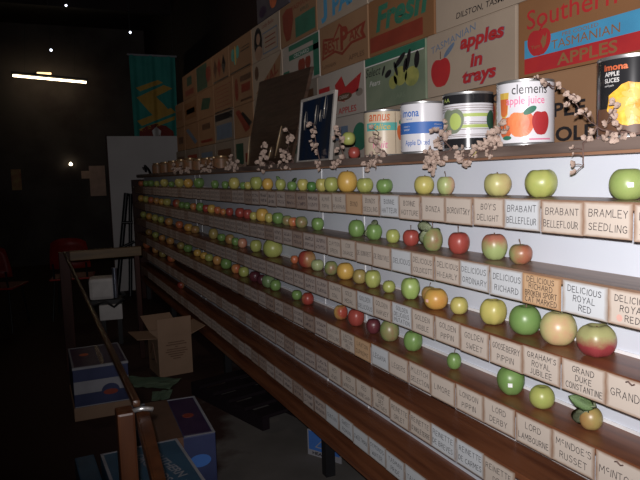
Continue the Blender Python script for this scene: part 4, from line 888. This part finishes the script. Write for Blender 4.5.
def fr(bm, x0, x1, z0, z1, w_, th, lean):
    rot = Matrix.Rotation(-lean, 3, 'X')
    bm_box(bm, x0, x0+w_, 0, th, z0, z1, 0.001, rot); bm_box(bm, x1-w_, x1, 0, th, z0, z1, 0.001, rot)
    bm_box(bm, x0+w_, x1-w_, 0, th, z0, z0+w_, 0.001, rot); bm_box(bm, x0+w_, x1-w_, 0, th, z1-w_, z1, 0.001, rot)
bm = bmesh.new(); fr(bm, -0.22, 0.22, 0.0, 0.355, 0.016, 0.018, 0.12); link('picture_frame', fin(bm, 'picture_frame', M['frame']), t)
link('picture_sheet', box_me('picture_sheet', -0.205, 0.205, 0.005, 0.012, 0.015, 0.34, M['glassdark'], 0, Matrix.Rotation(-0.12, 3, 'X')), t)
for k, (x_, z0, z1) in enumerate(((0.0, 0.2, 0.3), (0.06, 0.21, 0.27), (0.11, 0.22, 0.34), (-0.14, 0.18, 0.28))):
    bm = bmesh.new(); bm_tube(bm, [(x_, 0.12*z0 + 0.001, z0), (x_ + .004, 0.06*(z0+z1) - 0.001, (z0+z1)/2), (x_+.008, 0.12*z1 + 0.001, z1)], [0.001, 0.004, 0.001]); link('crease_glint', fin(bm, 'crease_glint', mat('crease_glint_tint', (0.45, 0.4, 0.33), 0.1, spec=0.9), True), t)  # pale streaks, reflection glints on the picture put into the colour

# preserve jars at the far end of the ledge
for k, y in enumerate((4.80, 5.0, 5.22, 5.5, 5.84, 6.22, 6.6, 7.02, 7.5)):
    hj = 0.12 if k > 3 else 0.10
    pr = [(0, 0), (0.055, 0), (0.062, 0.008), (0.062, hj*0.78), (0.05, hj*0.88), (0.05, hj*0.9), (0, hj*0.9)]
    t = empty('preserve_jar', (1.34, y, 1.56)); tag(t, 'small tan preserve jar on the ledge, %s from the far end' % ordinal(9-k), 'jar', 'preserve jars at the far end of the ledge')
    link('jar_body', lathe('jar_body', pr, M['jar'], 18), t); link('jar_lid', lathe('jar_lid', [(0, hj*.9), (0.053, hj*.9), (0.053, hj), (0, hj)], M['lid'], 18), t)

# ------------------------------------------------------------------ dried blossom sprigs along the ledge
def blossom_mesh(m, seed):
    rd = random.Random(seed); bm = bmesh.new()
    for p in range(6):
        a0 = p * 2*PI/6 + rd.uniform(-.25, .25); tilt = rd.uniform(0.0, 0.75); Lp = rd.uniform(.8, 1.1); rows = []
        for i in range(5):
            t = i/4; w_ = 0.42*math.sin(PI*(0.12+0.8*t))
            rr = Lp*t*math.cos(tilt*t); zz = Lp*t*math.sin(tilt*t) + 0.1
            rows.append([bm.verts.new((rr*math.cos(a0) - s*w_*math.sin(a0), rr*math.sin(a0) + s*w_*math.cos(a0), zz + 0.25*abs(s)*w_)) for s in (-1, 0, 1)])
        for a, b in zip(rows, rows[1:]):
            for k in range(2): bm.faces.new((a[k], b[k], b[k+1], a[k+1]))
    return fin(bm, 'blossom', m, True)
BL = [blossom_mesh(M['petal'], i) for i in range(4)]; BLY = blossom_mesh(M['petal_y'], 9)
def sprig(label, paths, n, seed, size=0.0125, spread=0.016, extra=None):
    rd = random.Random(seed); base = Vector(paths[0][0])
    t = empty('blossom_sprig', base); tag(t, label, 'dried flowers', 'dried blossom sprigs on the ledge')
    bm = bmesh.new(); allp = []
    for P in paths:
        P = [Vector(p) - base for p in P]; q = []
        for a, b in zip(P, P[1:]):
            for k in range(4):
                q.append(a.lerp(b, k/4) + Vector((0, rd.uniform(-.003, .003), rd.uniform(-.003, .003))))
        q.append(P[-1]); bm_tube(bm, q, [0.0028 - 0.0016*i/len(q) for i in range(len(q))], 5); allp += q[2:]
    spots = []
    n = int(n*1.7); size *= 0.95; spread *= 1.5
    for k in range(n):
        p = allp[(k * max(1, len(allp)//n + 1) + rd.randint(0, 1)) % len(allp)] + Vector((rd.uniform(-.022, .004), rd.uniform(-spread, spread), rd.uniform(-spread, spread)))
        near = min(allp, key=lambda v: (v-p).length); bm_tube(bm, [near, (near+p)/2 + Vector((0, 0, .002)), p], 0.0011, 4); spots.append(p)
    link('twig', fin(bm, 'twig', M['twig'], True), t)
    for k, p in enumerate(spots):
        s_ = size * rd.uniform(.75, 1.25)
        link('blossom', BLY if (extra == 'y' and k == 3) else BL[k % 4], t, p, (rd.uniform(-.9, .9), -1.2 + rd.uniform(-.7, .7), rd.uniform(-2.6, -1.4)), (s_, s_, s_))
X = 1.192
sprig('thick tan blossom cluster between the blue-banded and the striped cans', [[(1.2, 1.66, 1.563), (X, 1.71, 1.55), (X, 1.76, 1.535), (X, 1.78, 1.505)], [(1.2, 1.66, 1.563), (X, 1.70, 1.60), (X, 1.685, 1.635)]], 26, 1, 0.0125, .024)
sprig('tan blossom cluster with one yellow bloom under the striped can', [[(1.2, 1.43, 1.563), (X, 1.47, 1.56), (X, 1.53, 1.545), (X, 1.62, 1.535)], [(1.2, 1.43, 1.563), (X, 1.455, 1.59), (X, 1.41, 1.60)]], 28, 2, 0.0115, .02, 'y')
sprig('branching blossom twig before the black can at the near end', [[(1.2, 0.96, 1.563), (X, 1.03, 1.57), (X, 1.09, 1.585), (X, 1.13, 1.62), (X, 1.17, 1.66)], [(X, 1.03, 1.57), (X, 1.055, 1.61), (X, 1.04, 1.635)], [(X, 1.09, 1.585), (X, 1.13, 1.55), (X, 1.13, 1.50)]], 19, 3, 0.0105, .014)
sprig('thin blossom twig hooked over the rim of the apple juice can', [[(1.22, 1.31, 1.732), (1.2, 1.27, 1.715), (1.19, 1.235, 1.70), (1.18, 1.19, 1.69), (1.18, 1.15, 1.665)]], 6, 4, 0.009, .006)
sprig('blossom cluster hanging before the cream can', [[(1.2, 2.06, 1.563), (X, 2.12, 1.555), (X, 2.19, 1.54)], [(1.2, 2.06, 1.563), (X, 2.12, 1.60), (X, 2.10, 1.645)]], 16, 5, 0.013, .022)
sprig('blossom cluster just left of the yellow-green ledge apple', [[(1.2, 2.40, 1.563), (X, 2.45, 1.55), (X, 2.48, 1.515)], [(1.2, 2.40, 1.563), (X, 2.44, 1.63), (X, 2.42, 1.69)]], 15, 6, 0.0125, .02)
sprig('blossom spray standing up in front of the framed picture', [[(1.2, 2.66, 1.563), (X, 2.68, 1.64), (X, 2.70, 1.73)], [(1.2, 2.66, 1.563), (X, 2.65, 1.52)]], 13, 7, 0.0125, .012)
sprig('blossom spray between the framed picture and the wrapped board', [[(1.2, 2.98, 1.563), (X, 3.03, 1.63), (X, 2.98, 1.70)], [(1.2, 2.98, 1.563), (X, 3.1, 1.56)]], 14, 8, 0.014, .025)
sprig('low blossom cluster before the wrapped board', [[(1.2, 3.25, 1.563), (X, 3.38, 1.59), (X, 3.42, 1.66)], [(1.2, 3.25, 1.563), (X, 3.5, 1.57)]], 13, 9, 0.015, .03)
sprig('dim blossom cluster at the far foot of the wrapped board', [[(1.2, 3.75, 1.563), (X, 3.95, 1.59), (X, 4.1, 1.58)]], 11, 10, 0.016, .03)
sprig('dim blossom cluster beside the nearest preserve jars', [[(1.2, 4.4, 1.563), (X, 4.6, 1.59), (X, 4.8, 1.58)]], 10, 11, 0.017, .03)
sprig('faint blossoms before the middle preserve jars', [[(1.2, 5.1, 1.563), (X, 5.5, 1.585), (X, 5.9, 1.58)]], 12, 12, 0.018, .03)
t = link('leafy_twig', tube_me('leafy_twig', [(1.26, 7.5, 1.56), (1.25, 7.6, 1.62), (1.24, 7.75, 1.66), (1.24, 7.7, 1.6), (1.25, 7.95, 1.64)], 0.014, M['black'], 6)); tag(t, 'black leafless twig at the far end of the ledge', 'twig')

# ------------------------------------------------------------------ railing on the left
t = empty('wooden_railing', (0.2, 1.6, 0)); tag(t, 'orange-brown wooden railing with newel post running along the stand', 'railing')
def rp(n, me): o = link(n, me); o.parent = t; o.location = (-0.2, -1.6, 0); return o
bm = bmesh.new(); bm_box(bm, 0.150, 0.192, 1.56, 1.62, 0, 0.94, 0.006); rp('newel_post', fin(bm, 'newel_post', M['rail']))
def plank(pts, z0, z1, m, nm):
    bm = bmesh.new(); a = [bm.verts.new((x, y, z0)) for x, y in pts]; b = [bm.verts.new((x, y, z1)) for x, y in pts]
    bm.faces.new(a); bm.faces.new(b[::-1])
    for k in range(len(pts)): bm.faces.new((a[k], b[k], b[(k+1) % len(pts)], a[(k+1) % len(pts)]))
    bmesh.ops.recalc_face_normals(bm, faces=bm.faces[:]); bmesh.ops.bevel(bm, geom=bm.edges[:], offset=0.004, segments=2, affect='EDGES'); rp(nm, fin(bm, nm, m))
plank([(0.200, 1.63), (0.233, 1.63), (0.168, 0.85), (0.150, 0.85)], 0.89, 0.928, M['rail'], 'near_rail')
rp('handrail', box_me('handrail', 0.192, 0.212, 1.60, 5.42, 0.935, 0.955, M['railtop'], 0.008))
for y in (5.4,): rp('end_newel', box_me('end_newel', 0.16, 0.24, y-0.04, y+0.04, 0, 0.95, M['post'], 0.004))
rp('cross_rail', box_me('cross_rail', 0.24, 0.79, 5.36, 5.42, 0.88, 0.955, M['beam'], 0.004))
rp('corner_post', box_me('corner_post', 0.74, 0.78, 5.421, 5.47, 0, 0.95, M['post'], 0.004))
bm = bmesh.new(); bm_tube(bm, [(0.19, 1.57, 0.940), (0.21, 1.565, 0.944), (0.235, 1.57, 0.936)], 0.006, 8); rp('metal_bracket', fin(bm, 'metal_bracket', M['steel'], True))

# ------------------------------------------------------------------ cartons on the floor
def fbox(name, loc, rz, W_, D_, H_, body, label, group='blue cartons on the floor'):
    t = empty(name, loc, rz); tag(t, label, 'carton', group)
    link('carton_body', box_me('carton_body', 0, W_, 0, D_, 0, H_, M[body], 0.004), t)
    return t
def top(t, x0, x1, y0, y1, H_, m, nm, dz=0.001):
    return link(nm, box_me(nm, x0, x1, y0, y1, H_ + dz*0.4, H_ + dz, M[m]), t)
def top_text(t, s, cx, cy, w_, hh, H_, m, rz=0.0, bold=0.02):
    o = text(t, s, 0, 0, w_, hh, m, bold=bold, off=0.0); o.rotation_euler = (-PI/2, 0, 0)
    o.matrix_basis = Matrix.Translation((cx, cy, H_ + 0.0018)) @ Matrix.Rotation(rz, 4, 'Z') @ Matrix.Rotation(-PI/2, 4, 'X'); return o
# 1 blue and white carton on a brown tray
t = fbox('fruit_carton', (0.155, 4.19, 0), 0.0, 0.335, 0.52, 0.34, 'navy', 'dark blue carton with a white stripe, standing past the railing')
link('tray_base', box_me('tray_base', -0.006, 0.341, -0.006, 0.526, 0, 0.085, M['openbox'], 0.003), t)
link('white_edge', box_me('white_edge', -0.002, 0.337, -0.003, 0.0, 0.328, 0.3415, M['whitebox']), t)
rect(t, 0.002, 0.333, 0.17, 0.25, 'whitebox', 'white_stripe', 0, .0012)
shape(t, ell(0.22, 0.17, 0.055, 0.045), 'navy', 'round_emblem', 0, .0018); shape(t, ell(0.22, 0.16, 0.045, 0.018), 'redbrown', 'fruit_emblem', 0, .0024)
rect(t, 0.002, 0.333, 0.086, 0.092, 'whitebox', 'white_line', 0, .0012)
for n_, (a, b) in enumerate(((0.012, 0.165), (0.20, 0.325))): top(t, a, b, 0.015, 0.505, 0.34, 'purple', 'dark_top_panel', 0.002)
for (a, b, c_, d_) in ((0, 0.335, 0, 0.012), (0, 0.335, 0.508, 0.52), (0, 0.01, 0.012, 0.508), (0.326, 0.335, 0.012, 0.508)): top(t, a, b, c_, d_, 0.34, 'whitebox', 'white_edge', 0.003)
top(t, 0.168, 0.197, 0.012, 0.508, 0.34, 'tape', 'tape_strip', 0.003)
link('fruit_picture', lathe('fruit_picture', [(0, 0.0015), (0.03, 0.0015), (0.03, 0), (0, 0)], M['orange'], 16), t, (0.09, 0.3, 0.342))
# 2 blue carton taped with brown tape, by the paper
t = fbox('fruit_carton', (0.36, 2.80, 0), R(-3), 0.33, 0.53, 0.34, 'navy', 'blue carton with brown tape across its lid, behind the newel post')
top(t, 0.005, 0.325, 0.005, 0.525, 0.34, 'navy', 'lid_panel', 0.001); top(t, 0.19, 0.315, 0.02, 0.51, 0.34, 'purple', 'dark_top_panel', 0.002)
for (a, b, c_, d_) in ((0.19, 0.33, 0, 0.012), (0, 0.33, 0.518, 0.53), (0.318, 0.33, 0.012, 0.518)): top(t, a, b, c_, d_, 0.34, 'whitebox', 'white_edge', 0.003)
top(t, 0.07, 0.185, -0.001, 0.53, 0.34, 'tape', 'tape_strip', 0.004)
link('tape_strip', box_me('tape_strip', 0.07, 0.185, -0.0025, -0.0005, 0.22, 0.344, M['tape']), t)
shape(t, ell(0.255, 0.22, 0.05, 0.03), 'blue', 'faint_emblem', 0, .0012)
link('fruit_picture', lathe('fruit_picture', [(0, 0.0015), (0.028, 0.0015), (0.028, 0), (0, 0)], M['redbrown'], 16), t, (0.25, 0.26, 0.342))
top_text(t, 'FRUIT', 0.04, 0.28, 0.3, 0.045, 0.341, 'whitebox', R(-90), 0.0)
# 3 teal blue carton in front
t = fbox('fruit_carton', (0.205, 2.26, 0), R(2), 0.325, 0.50, 0.35, 'tealblue', 'teal-blue carton lettered SOUTHERN nearest the viewer, behind the newel post')
for (a, b, c_, d_) in ((0, 0.325, 0.49, 0.50), (0, 0.012, 0, 0.49), (0.313, 0.325, 0, 0.49)): top(t, a, b, c_, d_, 0.35, 'whitebox', 'white_edge', 0.003)
top_text(t, ['SOUTHERN', 'ORCHARDS'], 0.20, 0.27, 0.30, 0.10, 0.351, 'whitebox', R(-78), 0.02)
t4 = fbox('fruit_carton', (0.112, 2.28, 0), R(2), 0.08, 0.62, 0.30, 'tealblue', 'narrow teal-blue carton with a round white emblem, left of the newel post')
e_ = None
bm = bmesh.new(); n = 28
for k in range(n):
    a, b = 2*PI*k/n, 2*PI*(k+1)/n
    q = [(0.0385*math.cos(a), 0.0385*math.sin(a)*2), (0.0385*math.cos(b), 0.0385*math.sin(b)*2), (0.034*math.cos(b), 0.034*math.sin(b)*2), (0.034*math.cos(a), 0.034*math.sin(a)*2)]
    bm.faces.new([bm.verts.new((x + 0.04, y + 0.16, 0.3012)) for x, y in q])
link('round_emblem', fin(bm, 'round_emblem', M['whitebox']), t4)
top_text(t4, 'AIII', 0.04, 0.16, 0.05, 0.07, 0.301, 'whitebox', 0, 0.02)
# open carton
t = empty('open_carton', (0.79, 4.82, 0), R(5)); tag(t, 'open pale brown carton with raised flaps and small print on its front', 'carton')
W_, D_, H_, th = 0.26, 0.30, 0.30, 0.005
bm = bmesh.new(); bm_box(bm, 0, W_, 0, th, 0, H_); bm_box(bm, 0, W_, D_-th, D_, 0, H_); bm_box(bm, 0, th, th, D_-th, 0, H_); bm_box(bm, W_-th, W_, th, D_-th, 0, H_); bm_box(bm, th, W_-th, th, D_-th, 0, th)
link('carton_body', fin(bm, 'carton_body', M['openbox']), t)
def flap(nm, p0, p1, out, l):
    bm = bmesh.new(); p0 = Vector(p0); p1 = Vector(p1); d = Vector(out).normalized() * l; nrm = (p1-p0).cross(d).normalized() * 0.004
    v = [bm.verts.new(p) for p in (p0, p1, p1+d, p0+d)]; w2 = [bm.verts.new(p + nrm) for p in (p0, p1, p1+d, p0+d)]
    bm.faces.new(v); bm.faces.new(w2[::-1])
    for i in range(4): bm.faces.new((v[i], w2[i], w2[(i+1) % 4], v[(i+1) % 4]))
    bmesh.ops.recalc_face_normals(bm, faces=bm.faces[:]); link(nm, fin(bm, nm, M['openbox']), t)
flap('flap', (0, 0.001, H_), (W_, 0.001, H_), (0, -0.05, 1), 0.15)
flap('flap', (0.01, D_, H_), (W_-0.01, D_, H_), (-0.2, 0.5, 0.55), 0.15)
flap('flap', (0.001, 0.0, H_), (0.001, D_, H_), (-1, -0.12, 0.12), 0.16)
flap('flap', (W_-0.001, 0.01, H_), (W_-0.001, D_, H_), (1, 0.0, 0.42), 0.13)
for k, w_ in enumerate((0.13, 0.16, 0.02, 0.15, 0.17, 0.13, 0.10, 0.06)): rect(t, W_/2 - w_/2 + 0.01, W_/2 + w_/2 + 0.01, 0.255 - k*0.018, 0.262 - k*0.018, 'brown', 'small_print', 0, .0012)
bm = bmesh.new()
for (ya, za, yb, zb) in ((0.07, 0.10, 0.15, 0.24), (0.15, 0.24, 0.23, 0.14), (0.10, 0.12, 0.20, 0.10)): bm_tube(bm, [(-0.001, ya, za), (-0.001, yb, zb)], 0.006, 4)
link('stamped_mark', fin(bm, 'stamped_mark', M['brown']), t)
# green paper
def crumple(name, pts, m, label, seed):
    rd = random.Random(seed); n = 9; bm = bmesh.new(); g = {}
    A, B, C, D = [Vector(p) for p in pts]
    for i in range(n):
        for j in range(n):
            u, v = i/(n-1), j/(n-1); p = A.lerp(B, u).lerp(D.lerp(C, u), v); p.z += 0.004 + rd.uniform(0, 0.009) ; g[i, j] = bm.verts.new(p)
    for i in range(n-1):
        for j in range(n-1): bm.faces.new((g[i, j], g[i+1, j], g[i+1, j+1], g[i, j+1]))
    bmesh.ops.solidify(bm, geom=bm.faces[:], thickness=0.001)
    o = link(name, fin(bm, name, M[m])); tag(o, label, 'paper', 'green paper sheets on the floor'); return o
crumple('paper_sheet', [(0.58, 4.68, 0), (0.80, 4.50, 0), (0.93, 4.70, 0), (0.56, 4.98, 0)], 'paper_green', 'crumpled green paper sheet under the open carton', 1)
crumple('paper_sheet', [(0.64, 4.30, 0.0), (0.76, 4.30, 0.0), (0.82, 4.48, 0), (0.68, 4.50, 0)], 'paper_green', 'smaller green paper scrap behind the taped blue carton', 2)

# blue sign on the floor behind the stand front
t = empty('floor_sign', (1.262, 3.07, 0), R(-62)); tag(t, 'small blue and white sign standing on the floor under the stand', 'sign')
link('sign_board', box_me('sign_board', 0, 0.22, 0, 0.008, 0, 0.14, M['whitebox']), t)
rect(t, 0.008, 0.212, 0.032, 0.135, 'blue', 'blue_field', 0, .0006)
shape(t, [(0.05, 0.05), (0.14, 0.05), (0.1, 0.1)], 'whitebox', 'triangle_emblem', 0, .001); shape(t, [(0.062, 0.056), (0.125, 0.056), (0.097, 0.09)], 'blue', 'triangle_emblem', 0, .0014)
text(t, 'HEAT', 0.075, 0.017, 0.10, 0.017, 'blackp', bold=0.03, off=0.001)
# dark pallet under the stand
t = empty('pallet', (1.28, 3.95, 0), R(15)); tag(t, 'black wooden pallet half under the stand', 'pallet')
for k in range(5): link('deck_board', box_me('deck_board', -0.25, 0.35, -0.42 + k*0.19, -0.30 + k*0.19, 0.07, 0.09, M['pallet']), t)
for k in range(3): link('stringer', box_me('stringer', -0.25 + k*0.27, -0.20 + k*0.27, -0.42, 0.46, 0, 0.07, M['pallet']), t)

# ------------------------------------------------------------------ behind the stand: partition, banner, ladder, machine
t = empty('partition_screen', (1.5, 8.75, 0)); tag(t, 'tall grey-white partition board standing past the end of the stand', 'partition')
link('screen_board', box_me('screen_board', -0.56, 0.60, 0, 0.04, 0.03, 2.07, M['partition'], 0.003), t)
link('screen_edge', box_me('screen_edge', -0.575, -0.56, -0.005, 0.045, 0.03, 2.08, M['post']), t)
for x_ in (-0.5, 0.5): link('foot', box_me('foot', x_-0.03, x_+0.03, -0.18, 0.2, 0, 0.03, M['black']), t)
# banner
t = empty('hanging_banner', (1.73, 9.6, 2.0)); tag(t, 'teal cloth banner with gold slanting bars hung from a white rod', 'banner')
def bz(u, v): return -0.02*math.sin(u*17 + 1.2*v) * (0.4 + v*0.6) - 0.012*math.sin(u*31)
def bshape(pts, m, nm, off):
    pts = [(x, z + 0.07) for x, z in pts]
    # small grid clipped by triangles: fan with subdivision following the cloth
    bm = bmesh.new(); cx = sum(p[0] for p in pts)/len(pts); cz = sum(p[1] for p in pts)/len(pts); q = []
    for a, b in zip(pts, pts[1:]+pts[:1]):
        n = 10; q += [(a[0]+(b[0]-a[0])*i/n, a[1]+(b[1]-a[1])*i/n) for i in range(n)]
    def P(x, z): return (x, bz(x/0.66 + .5, 1 - z/1.27) - off, z)
    prev = None
    for k in range(9):
        tt = k/8; ring = [bm.verts.new(P(cx+(x-cx)*tt, cz+(z-cz)*tt)) for x, z in q] if k else None
        if k == 1:
            c0 = bm.verts.new(P(cx, cz))
            for i in range(len(q)): bm.faces.new((c0, ring[i], ring[(i+1) % len(q)]))
        if k > 1:
            for i in range(len(q)): bm.faces.new((prev[i], ring[i], ring[(i+1) % len(q)], prev[(i+1) % len(q)]))
        prev = ring
    return link(nm, fin(bm, nm, M[m], True), t)
bm = bmesh.new(); g = {}; nu, nv = 40, 24
for i in range(nu+1):
    for j in range(nv+1):
        u, v = i/nu, j/nv; g[i, j] = bm.verts.new(((u-.5)*0.66*(1 - 0.04*v), bz(u, v), 1.27*(1-v)))
for i in range(nu):
    for j in range(nv): bm.faces.new((g[i, j], g[i+1, j], g[i+1, j+1], g[i, j+1]))
link('banner_cloth', fin(bm, 'banner_cloth', M['banner'], True), t)
bshape([(-0.26, 0.74), (0.06, 0.86), (0.13, 0.82), (-0.2, 0.69)], 'banner_y', 'gold_bar', 0.012)
bshape([(-0.26, 0.60), (0.14, 0.79), (0.26, 0.74), (-0.16, 0.53)], 'banner_y', 'gold_bar', 0.0125)
bshape([(-0.25, 0.60), (0.0, 0.65), (0.24, 0.38), (-0.02, 0.32)], 'banner_y', 'gold_bar', 0.013)
bshape([(-0.27, 0.27), (0.22, 0.46), (0.30, 0.40), (-0.2, 0.20)], 'banner_y', 'gold_bar', 0.0125)
bshape([(-0.25, 0.15), (0.29, 0.35), (0.27, 0.29), (-0.2, 0.11)], 'banner_y', 'gold_bar', 0.012)
bshape([(-0.25, 0.01), (0.25, 0.01), (0.24, 0.12), (0.14, 0.2), (0, 0.23), (-0.14, 0.2), (-0.24, 0.12)], 'banner_m', 'maroon_arch', 0.013)
bshape([(-0.05, 0.03), (0.05, 0.03), (0.07, 0.13), (0.0, 0.19), (-0.07, 0.13)], 'machine', 'pale_emblem', 0.017)
link('banner_rod', tube_me('banner_rod', [(-0.35, 0, 1.275), (0.35, 0, 1.275)], 0.016, M['whitebox'], 8), t)
for x_ in (-0.3, 0.3): link('hanging_cord', tube_me('hanging_cord', [(x_, 0, 1.285), (x_, 0, 2.30)], 0.003, M['black'], 4), t)
# dark folded easel leaning before the partition
t = empty('folded_easel', (1.08, 8.56, 0)); tag(t, 'black folded easel leaning against the partition', 'easel')
link('leg', tube_me('leg', [(-0.16, -0.02, 0), (0.05, 0.12, 1.33)], 0.03, M['black'], 8), t); link('leg', tube_me('leg', [(0.0, -0.06, 0), (0.10, 0.10, 1.32)], 0.026, M['black'], 8), t)
link('crossbar', tube_me('crossbar', [(-0.10, 0.0, 0.62), (0.10, 0.0, 0.70)], 0.02, M['black'], 8), t); link('crossbar', tube_me('crossbar', [(-0.04, 0.06, 0.95), (0.10, 0.04, 0.95)], 0.02, M['black'], 8), t)
# machine: white cabinet with chrome cylinder
t = empty('grading_machine', (0.54, 6.05, 0.0), R(-8)); tag(t, 'off-white enamel machine with a chrome tube behind the railing', 'machine')
bm = bmesh.new(); bm_box(bm, -0.13, 0.09, 0, 0.22, 0.42, 0.62, 0.03); link('hopper', fin(bm, 'hopper', M['machine']), t)
bm = bmesh.new(); bm_box(bm, -0.05, 0.15, -0.05, 0.12, 0.24, 0.38, 0.008); link('base_cabinet', fin(bm, 'base_cabinet', M['machine']), t)
link('chrome_tube', lathe('chrome_tube', [(0, 0), (0.022, 0), (0.022, 0.26), (0.027, 0.262), (0.027, 0.275), (0, 0.275)], M['chrome'], 18), t, (0.1, -0.03, 0.44))
link('crank', tube_me('crank', [(-0.10, -0.04, 0.38), (0.0, -0.06, 0.42), (0.08, -0.06, 0.36), (0.17, -0.07, 0.43)], 0.012, M['black'], 8), t)
for x_ in (-0.02, 0.12): link('leg', box_me('leg', x_-0.02, x_+0.02, 0.0, 0.04, 0, 0.24, M['black']), t)
link('support_plate', box_me('support_plate', -0.13, 0.15, -0.02, 0.2, 0.38, 0.42, M['black']), t)

# ------------------------------------------------------------------ far hall: lamps, red chairs, notices
lamp = empty('fluorescent_lamp', (0.44, 12.25, 3.285)); lamp.rotation_euler[1] = R(3.9); tag(lamp, 'lit fluorescent tube lamp hanging high in the dark hall', 'lamp')
link('tube', tube_me('tube', [(-0.59, 0, 0), (0.59, 0, 0)], 0.019, emit('tube_glow', (1.0, 0.80, 0.52), 7.0), 12), lamp)
link('batten_housing', box_me('batten_housing', -0.62, 0.62, -0.03, 0.03, 0.03, 0.07, M['black'], 0.004), lamp)
for x_ in (-0.6, 0.6): link('lamp_holder', box_me('lamp_holder', x_-0.012, x_+0.012, -0.02, 0.02, -0.022, 0.03, M['black']), lamp)
for x_ in (-0.4, 0.4): link('hanging_chain', tube_me('hanging_chain', [(x_, 0, 0.07), (x_, 0, 1.05)], 0.004, M['black'], 4), lamp)
for (x_, y_, z_, r_, s_, lb) in ((0.637, 10.0, 3.99, 0.016, 5.0, 'tiny bright bulb highest in the dark roof'), (1.5, 10.0, 3.67, 0.018, 5.0, 'tiny bright bulb in the dark above the banner'), (0.397, 10.0, 3.36, 0.017, 5.0, 'tiny bright bulb just above the fluorescent tube')):
    b_ = empty('pendant_bulb', (x_, y_, z_)); tag(b_, lb, 'bulb', 'tiny bulbs in the roof')
    link('glass_bulb', lathe('glass_bulb', [(0, -r_), (r_*.7, -r_*.7), (r_, 0), (r_*.7, r_*.7), (0, r_)], emit('bulb_glow', (0.8, 0.85, 1.0), s_), 12), b_)
    link('cord', tube_me('cord', [(0, 0, r_), (0, 0, 4.3 - z_)], 0.004, M['black'], 4), b_)
b_ = empty('wall_reflection', (0.36, 12.69, 3.44)); tag(b_, 'small oval glow standing in for a reflection on the far wall behind the fluorescent tube', 'lamp')
link('reflection_glow', box_me('reflection_glow', -0.12, 0.12, -0.05, -0.02, -0.02, 0.02, emit('reflection_emission', (1.0, 0.7, 0.38), 1.6), 0.012), b_)  # added glowing part that stands in for a reflection, no lamp
link('glow_backing', box_me('glow_backing', -0.14, 0.14, -0.02, 0.01, -0.03, 0.03, M['black'], 0.004), b_)
b_ = empty('candle_lamp', (0.695, 12.6, 1.82)); tag(b_, 'single warm point of lamp light low on the far wall', 'lamp')
link('lamp_glass', lathe('lamp_glass', [(0, -0.03), (0.028, -0.02), (0.03, 0.01), (0, 0.04)], emit('warm_glow', (1.0, 0.85, 0.6), 5.0), 12), b_)
link('bracket', box_me('bracket', -0.012, 0.012, 0.0, 0.11, -0.05, -0.028, M['black']), b_)
b_ = empty('wall_poster', (-0.225, 12.69, 1.38)); tag(b_, 'small yellowish poster on the dark far wall', 'poster')
link('sheet', box_me('sheet', -0.08, 0.08, -0.006, 0.008, 0, 0.37, mat('faded_yellow_paper', (0.4, 0.28, 0.12), 0.7, (0.3, 0.12, 0.08), 9)), b_)
b_ = empty('paper_notice', (1.09, 12.69, 1.22)); tag(b_, 'pinkish brown L-shaped notice on the far wall beside the partition', 'notice')
link('sheet', box_me('sheet', -0.08, 0.2, -0.006, 0.008, 0, 0.56, mat('pinkish_paper', (0.62, 0.42, 0.33), 0.7)), b_)
link('side_sheet', box_me('side_sheet', -0.22, -0.081, -0.006, 0.008, 0.33, 0.47, mat('pinkish_paper_side', (0.6, 0.4, 0.3), 0.7)), b_)
def chair(x_, y_, rz, lab):
    c_ = empty('plastic_chair', (x_, y_, 0), rz); tag(c_, lab, 'chair', 'red plastic chairs in the far hall')
    bm = bmesh.new(); g = {}
    for i in range(9):
        for j in range(5):
            u, v = i/8-.5, j/4; g[i, j] = bm.verts.new((u*0.42*(1-.15*v*v), 0.20 + 0.06*v - 0.18*(u*2)**2*0.35, 0.56 + 0.34*v - 0.05*(abs(u)*2)**3*v))
    for i in range(8):
        for j in range(4): bm.faces.new((g[i, j], g[i+1, j], g[i+1, j+1], g[i, j+1]))
    bmesh.ops.solidify(bm, geom=bm.faces[:], thickness=0.008)
    link('backrest', fin(bm, 'backrest', M['redchair'], True), c_)
    link('seat', box_me('seat', -0.22, 0.22, -0.24, 0.2, 0.435, 0.455, M['redchair'], 0.009), c_)
    for sx in (-0.17, 0.17):
        link('leg', tube_me('leg', [(sx*1.2, -0.22, 0), (sx, -0.16, 0.436)], 0.011, M['black'], 8), c_); link('leg', tube_me('leg', [(sx*1.2, 0.24, 0), (sx, 0.17, 0.44), (sx, 0.21, 0.62)], 0.011, M['black'], 8), c_)
chair(0.36, 7.6, R(170), 'red plastic chair just beyond the railing corner')
chair(-0.38, 7.35, R(160), 'red plastic chair deep in the dark on the far left')
